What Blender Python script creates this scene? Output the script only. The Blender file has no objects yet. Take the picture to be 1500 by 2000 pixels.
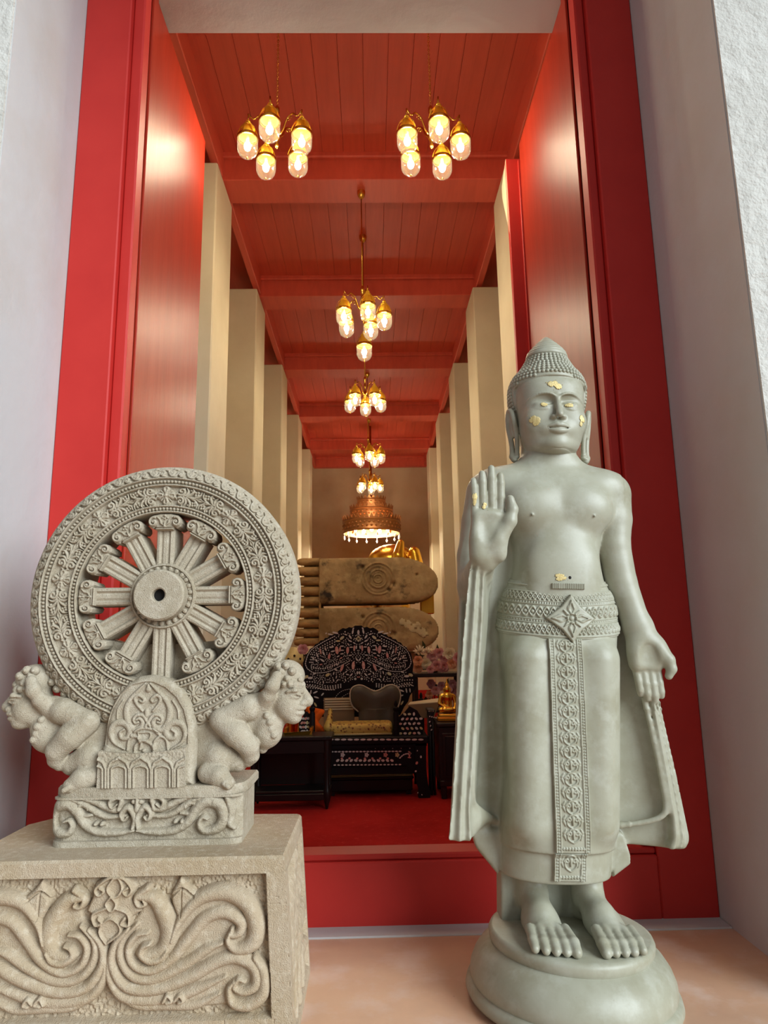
import bpy, math, random
import numpy as np
from mathutils import Matrix, Vector
random.seed(7); RNG = np.random.default_rng(7)
SC = bpy.context.scene
COL = SC.collection
PI = math.pi

# ---------------------------------------------------------------- camera
F_PX, EYE = 1340.0, 1.15
AX = np.array([1, -.0136, .0193]); AX /= np.linalg.norm(AX)          # world X, Y, Z seen in the lens frame
AY = np.array([-22.4, 254, F_PX]); AY -= AX * (AX @ AY); AY /= np.linalg.norm(AY)
AZ = np.cross(AX, AY)
cam_d = bpy.data.cameras.new('camera'); cam = bpy.data.objects.new('camera', cam_d); COL.objects.link(cam)
right = Vector((AX[0], AY[0], AZ[0])); up = -Vector((AX[1], AY[1], AZ[1])); back = -Vector((AX[2], AY[2], AZ[2]))
M = Matrix((right, up, back)).transposed().to_4x4(); M.translation = (0, 0, EYE)
cam.matrix_world = M
cam_d.sensor_fit = 'HORIZONTAL'; cam_d.sensor_width = 36; cam_d.lens = F_PX / 1500 * 36
cam_d.clip_start = .05; cam_d.clip_end = 200
SC.camera = cam

# ---------------------------------------------------------------- world, sun, exposure
SC.view_settings.view_transform = 'Standard'; SC.view_settings.look = 'None'
SC.view_settings.gamma = 1; SC.view_settings.use_curve_mapping = False
SC.view_settings.exposure = 0.0
SC.cycles.max_bounces = 7; SC.cycles.diffuse_bounces = 4; SC.cycles.glossy_bounces = 3
SC.cycles.transparent_max_bounces = 12; SC.cycles.use_adaptive_sampling = True; SC.cycles.adaptive_threshold = .08; SC.cycles.sample_clamp_indirect = 6
SC.cycles.use_denoising = True
W = bpy.data.worlds.new('sky'); SC.world = W; W.use_nodes = True
bg = W.node_tree.nodes['Background']; bg.inputs[0].default_value = (.84, .92, 1.0, 1); bg.inputs[1].default_value = .34
sun_d = bpy.data.lights.new('sun', 'SUN'); sun = bpy.data.objects.new('sun', sun_d); COL.objects.link(sun)
sun_d.energy = 4.7; sun_d.angle = math.radians(40); sun_d.color = (.85, .95, 1.0)
sun.rotation_euler = Vector((-.66, .65, -.38)).to_track_quat('-Z', 'Y').to_euler()
sun.location = (4, -4, 5)

# ---------------------------------------------------------------- back-projection of measured points onto real planes
def ray(px, py):
    d = np.array([px - 750, py - 1000, F_PX]); return np.array([d @ AX, d @ AY, d @ AZ])
def onY(px, py, y):
    r = ray(px, py); p = r * (y / r[1]); return np.array([p[0], p[1], p[2] + EYE])

# ---------------------------------------------------------------- materials
def lin(r, g, b):
    f = lambda c: (c / 255 / 12.92) if c / 255 <= .04045 else ((c / 255 + .055) / 1.055) ** 2.4
    return (f(r), f(g), f(b), 1)
MATS = {}
def pbr(name, col, rough=.6, metal=0, spots=None, bump=None, spec=.5, coat=0, emit=None, coord='Object', coat_rough=.1, sheen=0, aniso=None):
    """spots: list of (colour2, scale, lo, hi, stretch); bump: list of (scale, strength, distance, detail)"""
    m = bpy.data.materials.new(name); m.use_nodes = True; nt = m.node_tree; N = nt.nodes; L = nt.links
    b = N['Principled BSDF']; b.inputs['Base Color'].default_value = col; b.inputs['Roughness'].default_value = rough
    b.inputs['Metallic'].default_value = metal; b.inputs['Specular IOR Level'].default_value = spec
    b.inputs['Coat Weight'].default_value = coat; b.inputs['Coat Roughness'].default_value = coat_rough
    b.inputs['Sheen Weight'].default_value = sheen
    tc = N.new('ShaderNodeTexCoord')
    cur = None
    for (c2, sc, lo, hi, st) in (spots or []):
        mp = N.new('ShaderNodeMapping'); L.new(tc.outputs[coord], mp.inputs[0]); mp.inputs['Scale'].default_value = st
        n = N.new('ShaderNodeTexNoise'); n.inputs['Scale'].default_value = sc; n.inputs['Detail'].default_value = 5; n.inputs['Roughness'].default_value = .62
        L.new(mp.outputs[0], n.inputs['Vector'])
        r = N.new('ShaderNodeMapRange'); r.inputs[1].default_value = lo; r.inputs[2].default_value = hi
        L.new(n.outputs[0], r.inputs[0])
        mx = N.new('ShaderNodeMix'); mx.data_type = 'RGBA'
        L.new(r.outputs[0], mx.inputs[0])
        if cur is None: mx.inputs[6].default_value = col
        else: L.new(cur, mx.inputs[6])
        mx.inputs[7].default_value = c2; cur = mx.outputs[2]
    if cur is not None: L.new(cur, b.inputs['Base Color'])
    prev = None
    for bb in (bump or []):
        sc, stg, dist, det = bb[:4]; st = bb[4] if len(bb) > 4 else (1, 1, 1)
        mp = N.new('ShaderNodeMapping'); L.new(tc.outputs[coord], mp.inputs[0]); mp.inputs['Scale'].default_value = st
        n = N.new('ShaderNodeTexNoise'); n.inputs['Scale'].default_value = sc; n.inputs['Detail'].default_value = det
        L.new(mp.outputs[0], n.inputs['Vector'])
        bp = N.new('ShaderNodeBump'); bp.inputs['Strength'].default_value = stg; bp.inputs['Distance'].default_value = dist
        L.new(n.outputs[0], bp.inputs['Height'])
        if prev: L.new(prev, bp.inputs['Normal'])
        prev = bp.outputs[0]
    if prev: L.new(prev, b.inputs['Normal'])
    if emit: b.inputs['Emission Color'].default_value = emit[0]; b.inputs['Emission Strength'].default_value = emit[1]
    MATS[name] = m; return m
def glassy(name, tint, gloss=.12, rough=.03, haze=0.0):
    """thin glass: clear pass-through, a facing-dependent gloss and a little frosting"""
    m = bpy.data.materials.new(name); m.use_nodes = True; nt = m.node_tree; N = nt.nodes; L = nt.links
    for n in list(N): N.remove(n)
    o = N.new('ShaderNodeOutputMaterial'); t = N.new('ShaderNodeBsdfTransparent'); t.inputs[0].default_value = tint
    g = N.new('ShaderNodeBsdfGlossy'); g.inputs['Roughness'].default_value = rough
    tr = N.new('ShaderNodeBsdfTranslucent'); tr.inputs[0].default_value = (1, .93, .75, 1)
    lw = N.new('ShaderNodeLayerWeight'); lw.inputs[0].default_value = .45
    mr = N.new('ShaderNodeMapRange'); mr.inputs[3].default_value = gloss * .4; mr.inputs[4].default_value = min(1, gloss * 4)
    L.new(lw.outputs['Facing'], mr.inputs[0])
    m0 = N.new('ShaderNodeMixShader'); m0.inputs[0].default_value = haze; L.new(t.outputs[0], m0.inputs[1]); L.new(tr.outputs[0], m0.inputs[2])
    m1 = N.new('ShaderNodeMixShader'); L.new(mr.outputs[0], m1.inputs[0]); L.new(m0.outputs[0], m1.inputs[1]); L.new(g.outputs[0], m1.inputs[2])
    L.new(m1.outputs[0], o.inputs[0]); MATS[name] = m; return m

U = (1, 1, 1)
pbr('plaster', lin(190, 188, 188), .75, bump=[(14, .25, .01, 4), (160, .15, .003, 3)], spots=[(lin(184, 177, 172), 1.6, .45, .75, U)])
pbr('plaster_rough', lin(206, 203, 196), .85, bump=[(22, .7, .02, 6), (110, .5, .006, 4)], spots=[(lin(184, 180, 172), 3, .45, .8, U)])
pbr('cream', lin(216, 202, 172), .7, spots=[(lin(204, 188, 156), 1.5, .4, .8, U)], bump=[(9, .12, .01, 3)])
pbr('backwall', lin(196, 168, 136), .8, spots=[(lin(182, 152, 120), 1.2, .4, .7, U)])
pbr('red_paint', lin(188, 46, 40), .5, spec=.3, spots=[(lin(178, 38, 34), 2.5, .4, .8, U)], bump=[(6, .08, .01, 3), (60, .06, .002, 3, (1, 1, .2))])
pbr('red_leaf', lin(158, 44, 25), .40, spec=.24, spots=[(lin(142, 36, 20), 3, .4, .8, (3, 3, .4))], bump=[(5, .22, .012, 4, (1.5, 1.5, .35)), (70, .16, .002, 4, (1, 1, .12))])
pbr('red_wood', lin(208, 84, 62), .5, spec=.4, spots=[(lin(190, 72, 54), 4, .35, .8, (4, .3, 1))], bump=[(18, .15, .006, 4, (5, .3, 1))])
pbr('carpet', lin(178, 38, 34), .95, spec=.05, sheen=.0, spots=[(lin(150, 28, 26), 1.7, .4, .75, (1, 1, 1)), (lin(196, 58, 48), 24, .55, .8, U)], bump=[(240, .5, .004, 2)])
pbr('stone_floor', lin(208, 168, 138), .45, spots=[(lin(190, 150, 126), 2.2, .4, .72, U), (lin(214, 190, 176), 5, .5, .8, U), (lin(120, 88, 70), 26, .70, .80, U)], bump=[(30, .1, .004, 4)])
pbr('sandstone', lin(176, 164, 144), .9, spec=.2, spots=[(lin(158, 145, 122), 7, .42, .75, U), (lin(194, 184, 166), 45, .5, .8, U), (lin(102, 90, 70), 230, .56, .80, U), (lin(206, 198, 184), 330, .60, .80, U)], bump=[(300, .8, .004, 3), (90, .35, .004, 3)])
pbr('sandstone_warm', lin(178, 160, 136), .9, spec=.2, spots=[(lin(168, 148, 118), 5, .42, .75, U), (lin(200, 186, 164), 45, .5, .8, U), (lin(116, 98, 74), 210, .60, .82, U)], bump=[(280, .8, .004, 3), (60, .35, .005, 3)])
pbr('statue_stone', lin(162, 160, 142), .42, spec=.45, spots=[(lin(144, 140, 118), 6, .42, .72, U), (lin(174, 173, 158), 16, .5, .8, U), (lin(132, 126, 106), 120, .66, .85, U)], bump=[(150, .10, .002, 4)])
pbr('gold', lin(236, 184, 70), .26, 1.0, bump=[(40, .1, .003, 3)])
pbr('brass', lin(214, 160, 70), .22, 1.0)
pbr('gold_leaf', lin(206, 184, 124), .5, .3, bump=[(200, .6, .002, 4)], spots=[(lin(222, 206, 160), 90, .5, .8, U)])
pbr('gold_lacquer', lin(196, 130, 36), .3, .8, bump=[(30, .2, .004, 3)])
pbr('bulb', (1, .8, .5, 1), .5, emit=((1.0, .89, .66, 1), 270))
pbr('bulb_large', (1, .8, .5, 1), .5, emit=((1.0, .89, .66, 1), 420))
pbr('bronze', lin(156, 104, 62), .42, .7, bump=[(30, .3, .006, 4)])
pbr('gold_cap', lin(236, 184, 52), .32, .55)
glassy('globe_glass', (.98, .97, .92, 1), .06, .08, .016)
pbr('crystal', (.95, .95, .92, 1), .08, 0, spec=1.0, coat=1)
pbr('black_lacquer', lin(22, 14, 13), .38, spec=.35, coat=.0, spots=[(lin(30, 18, 16), 6, .4, .8, U)])
pbr('dark_wood', lin(40, 22, 17), .42, spec=.35, spots=[(lin(24, 14, 12), 5, .4, .8, (6, 1, 1))])
pbr('pearl', lin(222, 212, 200), .22, spec=.7, coat=.5)
pbr('pearl_pink', lin(222, 140, 128), .22, spec=.7, coat=.5, spots=[(lin(236, 196, 170), 60, .4, .7, U)])
pbr('pearl_gold', lin(222, 196, 130), .22, spec=.7, coat=.5, spots=[(lin(200, 210, 180), 60, .4, .7, U)])
pbr('recess_shade', lin(16, 12, 10), .9)  # near-black colour standing in for shade inside small recesses

# ---------------------------------------------------------------- mesh helpers
def link(name, verts, faces, m=None, parent=None, smooth=False):
    me = bpy.data.meshes.new(name)
    v = np.asarray(verts, dtype=np.float32).reshape(-1, 3)
    if isinstance(faces, np.ndarray):
        nf, k = faces.shape
        me.vertices.add(len(v)); me.vertices.foreach_set('co', v.ravel())
        me.loops.add(nf * k); me.loops.foreach_set('vertex_index', faces.astype(np.int32).ravel())
        me.polygons.add(nf); me.polygons.foreach_set('loop_start', np.arange(0, nf * k, k, dtype=np.int32))
        me.update(calc_edges=True); me.validate()
    else:
        me.from_pydata(v.tolist(), [], faces); me.update()
    if smooth: me.polygons.foreach_set('use_smooth', [True] * len(me.polygons))
    if m: me.materials.append(MATS[m] if isinstance(m, str) else m)
    o = bpy.data.objects.new(name, me); COL.objects.link(o)
    if parent: o.parent = parent
    return o
class MB:
    """collects shapes that belong to ONE part"""
    def __init__(s): s.v = []; s.f = []
    def add(s, vs, fs):
        n = len(s.v); s.v += [tuple(p) for p in vs]; s.f += [tuple(i + n for i in f) for f in fs]; return s
    def box(s, x0, x1, y0, y1, z0, z1, b=0.0):
        if b <= 0:
            vs = [(x, y, z) for x in (x0, x1) for y in (y0, y1) for z in (z0, z1)]
            return s.add(vs, [(0, 1, 3, 2), (4, 6, 7, 5), (0, 4, 5, 1), (2, 3, 7, 6), (0, 2, 6, 4), (1, 5, 7, 3)])
        b = min(b, (x1 - x0) * .49, (y1 - y0) * .49, (z1 - z0) * .49)
        vs = []; idx = {}
        for i, x in enumerate((x0, x1)):
            for j, y in enumerate((y0, y1)):
                for k, z in enumerate((z0, z1)):
                    sx, sy, sz = (1, -1)[i], (1, -1)[j], (1, -1)[k]
                    idx[i, j, k, 0] = len(vs); vs.append((x, y + sy * b, z + sz * b))
                    idx[i, j, k, 1] = len(vs); vs.append((x + sx * b, y, z + sz * b))
                    idx[i, j, k, 2] = len(vs); vs.append((x + sx * b, y + sy * b, z))
        fs = []
        for i in (0, 1): q = [idx[i, 0, 0, 0], idx[i, 0, 1, 0], idx[i, 1, 1, 0], idx[i, 1, 0, 0]]; fs.append(q if i == 0 else q[::-1])
        for j in (0, 1): q = [idx[0, j, 0, 1], idx[1, j, 0, 1], idx[1, j, 1, 1], idx[0, j, 1, 1]]; fs.append(q if j == 0 else q[::-1])
        for k in (0, 1): q = [idx[0, 0, k, 2], idx[0, 1, k, 2], idx[1, 1, k, 2], idx[1, 0, k, 2]]; fs.append(q if k == 0 else q[::-1])
        for i in (0, 1):
            for j in (0, 1): q = [idx[i, j, 0, 0], idx[i, j, 1, 0], idx[i, j, 1, 1], idx[i, j, 0, 1]]; fs.append(q if (i == j) else q[::-1])
            for k in (0, 1): q = [idx[i, 0, k, 0], idx[i, 0, k, 2], idx[i, 1, k, 2], idx[i, 1, k, 0]]; fs.append(q if (i == k) else q[::-1])
        for j in (0, 1):
            for k in (0, 1): q = [idx[0, j, k, 1], idx[1, j, k, 1], idx[1, j, k, 2], idx[0, j, k, 2]]; fs.append(q if (j == k) else q[::-1])
        for i in (0, 1):
            for j in (0, 1):
                for k in (0, 1):
                    q = [idx[i, j, k, 0], idx[i, j, k, 1], idx[i, j, k, 2]]; fs.append(q if (i + j + k) % 2 == 0 else q[::-1])
        return s.add(vs, fs)
    def lathe(s, prof, n=20, c=(0, 0, 0), ax='z', sx=1, sy=1, caps=True):
        vs = []; fs = []
        for (r, z) in prof:
            for k in range(n):
                a = 2 * PI * k / n; p = (r * math.cos(a) * sx, r * math.sin(a) * sy, z)
                if ax == 'y': p = (p[0], p[2], p[1])
                if ax == 'x': p = (p[2], p[0], p[1])
                vs.append((p[0] + c[0], p[1] + c[1], p[2] + c[2]))
        for i in range(len(prof) - 1):
            for k in range(n):
                a, b = i * n + k, i * n + (k + 1) % n
                q = (a, b, b + n, a + n); fs.append(q if ax != 'y' else q[::-1])
        if caps and prof[0][0] > 1e-6: fs.append(tuple(range(n))[::-1])
        if caps and prof[-1][0] > 1e-6: fs.append(tuple(range((len(prof) - 1) * n, len(prof) * n)))
        return s.add(vs, fs)
    def tube(s, pts, r, n=8, caps=True):
        P = [Vector(p) for p in pts]; R = r if isinstance(r, (list, tuple, np.ndarray)) else [r] * len(P)
        vs = []; fs = []; ref = None
        for i, p in enumerate(P):
            t = (P[min(i + 1, len(P) - 1)] - P[max(i - 1, 0)])
            t = t.normalized() if t.length > 1e-9 else Vector((0, 0, 1))
            if ref is None:
                ref = t.orthogonal().normalized()
            else:
                ref = (ref - t * ref.dot(t)); ref = ref.normalized() if ref.length > 1e-6 else t.orthogonal().normalized()
            b = t.cross(ref)
            for k in range(n):
                a = 2 * PI * k / n; vs.append(p + (ref * math.cos(a) + b * math.sin(a)) * R[i])
        for i in range(len(P) - 1):
            for k in range(n): a, b2 = i * n + k, i * n + (k + 1) % n; fs.append((a, b2, b2 + n, a + n))
        if caps: fs.append(tuple(range(n))[::-1]); fs.append(tuple(range((len(P) - 1) * n, len(P) * n)))
        return s.add(vs, fs)
    def ball(s, c, r, n=10, m=6):
        rr = r if isinstance(r, (list, tuple)) else (r, r, r)
        prof = [(max(math.sin(PI * i / m), 0), -math.cos(PI * i / m)) for i in range(m + 1)]
        vs = [(c[0], c[1], c[2] - rr[2])]; fs = []
        for (q, z) in prof[1:-1]:
            for k in range(n): a = 2 * PI * k / n; vs.append((c[0] + rr[0] * q * math.cos(a), c[1] + rr[1] * q * math.sin(a), c[2] + rr[2] * z))
        vs.append((c[0], c[1], c[2] + rr[2])); e = len(vs) - 1
        for k in range(n): fs.append((0, 1 + (k + 1) % n, 1 + k)); fs.append((e, e - n + k, e - n + (k + 1) % n))
        for i in range(m - 2):
            for k in range(n): a, b = 1 + i * n + k, 1 + i * n + (k + 1) % n; fs.append((a, b, b + n, a + n))
        return s.add(vs, fs)
    def prism(s, poly, y0, y1):
        """outline in XZ (counter-clockwise seen from -Y), thickness along Y"""
        n = len(poly); vs = [(x, y0, z) for x, z in poly] + [(x, y1, z) for x, z in poly]
        fs = [tuple(range(n)), tuple(range(2 * n - 1, n - 1, -1))] + [(i, i + n, (i + 1) % n + n, (i + 1) % n) for i in range(n)]
        return s.add(vs, fs)
    def xf(s, M):
        s.v = [tuple(M @ Vector(p)) for p in s.v]; return s
    def build(s, name, m=None, parent=None, smooth=False, bevel=0):
        o = link(name, s.v, s.f, m, parent, smooth)
        if bevel:
            b = o.modifiers.new('bevel', 'BEVEL'); b.width = bevel; b.segments = 2; b.limit_method = 'ANGLE'
        return o
def autosmooth(o, deg=40):
    me = o.data; me.polygons.foreach_set('use_smooth', [True] * len(me.polygons))
    try: me.set_sharp_from_angle(angle=math.radians(deg))
    except Exception: pass
    return o
def empty(name, loc=(0, 0, 0), parent=None, rot=(0, 0, 0)):
    o = bpy.data.objects.new(name, None); COL.objects.link(o); o.location = loc; o.rotation_euler = rot; o.empty_display_size = .1
    if parent: o.parent = parent
    return o
def tag(o, label=None, cat=None, group=None, kind=None):
    if label: o['label'] = label
    if cat: o['category'] = cat
    if group: o['group'] = group
    if kind: o['kind'] = kind
    return o
def kids(o): return [c for c in bpy.data.objects if c.parent is o]
def copy_tree(o, parent=None):
    c = o.copy(); COL.objects.link(c); c.parent = parent
    for ch in kids(o): copy_tree(ch, c)
    return c

# ---------------------------------------------------------------- solid fields -> smooth surfaces (for carved figures)
def smin(a, b, k):
    if k <= 0: return np.minimum(a, b)
    h = np.clip(.5 + .5 * (b - a) / k, 0, 1); return b + (a - b) * h - k * h * (1 - h)
def smax(a, b, k): return -smin(-a, -b, k)
class Field:
    def __init__(s, lo, hi, res):
        s.lo = np.array(lo, float); s.res = res; s.n = np.ceil((np.array(hi) - s.lo) / res).astype(int) + 1
        s.D = np.full(s.n, .25, np.float32)
        s.ax = [(s.lo[i] + res * np.arange(s.n[i])).astype(np.float32) for i in range(3)]
    def _win(s, lo, hi):
        a = [max(0, int(math.floor((lo[i] - s.lo[i]) / s.res))) for i in range(3)]
        b = [min(s.n[i], int(math.ceil((hi[i] - s.lo[i]) / s.res)) + 1) for i in range(3)]
        return tuple(slice(a[i], max(a[i], b[i])) for i in range(3))
    def op(s, fn, lo, hi, k=.01, mode='add', pad=None):
        pad = (k + 3 * s.res) if pad is None else pad
        w = s._win([c - pad for c in lo], [c + pad for c in hi])
        x = s.ax[0][w[0]][:, None, None]; y = s.ax[1][w[1]][None, :, None]; z = s.ax[2][w[2]][None, None, :]
        if x.size == 0 or y.size == 0 or z.size == 0: return
        d = fn(x, y, z).astype(np.float32)
        if mode == 'add': s.D[w] = smin(s.D[w], d, k)
        elif mode == 'sub': s.D[w] = smax(s.D[w], -d, k)
        elif mode == 'and': s.D[w] = smax(s.D[w], d, k)
        elif mode == 'shift': s.D[w] = s.D[w] + d
    def cone(s, a, b, ra, rb, k=.01, mode='add', sq=(1, 1, 1)):
        a = np.array(a, float); b = np.array(b, float); R = max(ra, rb)
        def fn(x, y, z):
            px, py, pz = (x - a[0]) / sq[0], (y - a[1]) / sq[1], (z - a[2]) / sq[2]
            bx, by, bz = (b[0] - a[0]) / sq[0], (b[1] - a[1]) / sq[1], (b[2] - a[2]) / sq[2]
            L = bx * bx + by * by + bz * bz + 1e-9
            h = np.clip((px * bx + py * by + pz * bz) / L, 0, 1)
            return (np.sqrt((px - h * bx) ** 2 + (py - h * by) ** 2 + (pz - h * bz) ** 2) - (ra + (rb - ra) * h)) * min(sq)
        S = max(sq)
        s.op(fn, np.minimum(a, b) - R * S, np.maximum(a, b) + R * S, k, mode)
    def chain(s, pts, rad, k=.01, kin=.006, mode='add', k2=None):
        for i in range(len(pts) - 1): s.cone(pts[i], pts[i + 1], rad[i], rad[i + 1], k if i == 0 else k2 if k2 is not None else max(kin, k * .5), mode)
    def ell(s, c, r, k=.01, mode='add', rot=None):
        c = np.array(c, float); r = np.array(r, float); Rm = np.array(rot.to_3x3().transposed()) if rot is not None else None
        def fn(x, y, z):
            X, Y, Z = x - c[0], y - c[1], z - c[2]
            if Rm is not None:
                X, Y, Z = (Rm[0, 0] * X + Rm[0, 1] * Y + Rm[0, 2] * Z, Rm[1, 0] * X + Rm[1, 1] * Y + Rm[1, 2] * Z, Rm[2, 0] * X + Rm[2, 1] * Y + Rm[2, 2] * Z)
            k0 = np.sqrt((X / r[0]) ** 2 + (Y / r[1]) ** 2 + (Z / r[2]) ** 2)
            k1 = np.sqrt((X / r[0] ** 2) ** 2 + (Y / r[1] ** 2) ** 2 + (Z / r[2] ** 2) ** 2) + 1e-6
            return k0 * (k0 - 1) / k1
        e = r if rot is None else np.full(3, r.max())
        s.op(fn, c - e, c + e, k, mode)
    def box(s, c, h, rad=.005, k=.01, mode='add', rot=None):
        c = np.array(c, float); h = np.array(h, float); Rm = np.array(rot.to_3x3().transposed()) if rot is not None else None
        def fn(x, y, z):
            X, Y, Z = x - c[0], y - c[1], z - c[2]
            if Rm is not None:
                X, Y, Z = (Rm[0, 0] * X + Rm[0, 1] * Y + Rm[0, 2] * Z, Rm[1, 0] * X + Rm[1, 1] * Y + Rm[1, 2] * Z, Rm[2, 0] * X + Rm[2, 1] * Y + Rm[2, 2] * Z)
            qx, qy, qz = np.abs(X) - h[0] + rad, np.abs(Y) - h[1] + rad, np.abs(Z) - h[2] + rad
            return np.sqrt(np.maximum(qx, 0) ** 2 + np.maximum(qy, 0) ** 2 + np.maximum(qz, 0) ** 2) + np.minimum(np.maximum(qx, np.maximum(qy, qz)), 0) - rad
        e = h if rot is None else np.full(3, np.linalg.norm(h))
        s.op(fn, c - e, c + e, k, mode)
    def loft(s, rows, k=.02, mode='add', n=2.0, capr=.01):
        """rows: (z, cx, cy, a, b) ellipses stacked along z"""
        R = np.array(rows, float); R = R[np.argsort(R[:, 0])]
        def fn(x, y, z):
            zz = z.ravel(); I = [smooth_interp(zz, R[:, 0], R[:, j])[None, None, :] for j in range(1, 5)]
            q = (np.abs((x - I[0]) / I[2]) ** n + np.abs((y - I[1]) / I[3]) ** n + 1e-12) ** (1 / n)
            d = (q - 1) * np.minimum(I[2], I[3])
            cap = np.maximum(R[0, 0] - z, z - R[-1, 0])
            return smax(d, cap, capr)
        ex = (np.abs(R[:, 1]) + R[:, 3]).max(); ey = (np.abs(R[:, 2]) + R[:, 4]).max()
        s.op(fn, (-ex, -ey, R[0, 0]), (ex, ey, R[-1, 0]), k, mode)
    def mesh(s):
        D = s.D; res = s.res; sg = D < 0
        nx, ny, nz = D.shape
        c = np.zeros((nx - 1, ny - 1, nz - 1), np.int8)
        for i in (0, 1):
            for j in (0, 1):
                for k in (0, 1): c += sg[i:nx - 1 + i, j:ny - 1 + j, k:nz - 1 + k]
        act = np.argwhere((c > 0) & (c < 8)); del c
        idx = -np.ones((nx - 1, ny - 1, nz - 1), np.int32); idx[tuple(act.T)] = np.arange(len(act))
        P = np.zeros((len(act), 3)); W_ = np.zeros(len(act))
        cor = [(i, j, k) for i in (0, 1) for j in (0, 1) for k in (0, 1)]
        val = {q: D[act[:, 0] + q[0], act[:, 1] + q[1], act[:, 2] + q[2]] for q in cor}
        for q in cor:
            for a in range(3):
                if q[a] == 0:
                    q2 = list(q); q2[a] = 1; q2 = tuple(q2); d0, d1 = val[q], val[q2]; mk = (d0 < 0) != (d1 < 0)
                    t = np.where(mk, d0 / np.where(mk, d0 - d1, 1), 0)
                    p = np.tile(np.array(q, float), (len(act), 1)); p[:, a] = t
                    P[mk] += p[mk]; W_[mk] += 1
        V = s.lo + (act + P / W_[:, None]) * res
        F = []
        for a in range(3):
            b_, c_ = (a + 1) % 3, (a + 2) % 3
            sl0 = [slice(None)] * 3; sl1 = [slice(None)] * 3; sl0[a] = slice(0, -1); sl1[a] = slice(1, None)
            s0, s1 = sg[tuple(sl0)], sg[tuple(sl1)]
            e = np.argwhere(s0 != s1); e = e[(e[:, b_] > 0) & (e[:, c_] > 0) & (e[:, b_] < D.shape[b_] - 1) & (e[:, c_] < D.shape[c_] - 1)]
            ins = s0[tuple(e.T)]
            def cell(db, dc):
                q = e.copy(); q[:, b_] += db; q[:, c_] += dc; return idx[tuple(q.T)]
            f = np.stack([cell(-1, -1), cell(0, -1), cell(0, 0), cell(-1, 0)], 1)
            f[~ins] = f[~ins][:, ::-1]; F.append(f)
        F = np.concatenate(F); F = F[(F >= 0).all(1)]
        return V, F
def relax(v, f, it=2, lam=.5):
    e = np.concatenate([f[:, [0, 1]], f[:, [1, 2]], f[:, [2, 3]], f[:, [3, 0]]])
    for _ in range(it):
        a = np.stack([np.bincount(e[:, 0], v[e[:, 1], c], len(v)) for c in range(3)], 1); n = np.bincount(e[:, 0], minlength=len(v))[:, None]
        v = v + lam * (a / np.maximum(n, 1) - v)
    return v
def smooth_interp(x, xp, fp):
    """monotone-ish cubic through the rows"""
    xp = np.asarray(xp, float); fp = np.asarray(fp, float); m = np.gradient(fp, xp) if len(xp) > 2 else np.zeros(len(xp))
    i = np.clip(np.searchsorted(xp, x) - 1, 0, len(xp) - 2); h = xp[i + 1] - xp[i]; t = np.clip((x - xp[i]) / h, 0, 1)
    return ((2 * t ** 3 - 3 * t ** 2 + 1) * fp[i] + (t ** 3 - 2 * t ** 2 + t) * h * m[i] + (-2 * t ** 3 + 3 * t ** 2) * fp[i + 1] + (t ** 3 - t ** 2) * h * m[i + 1])

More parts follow.
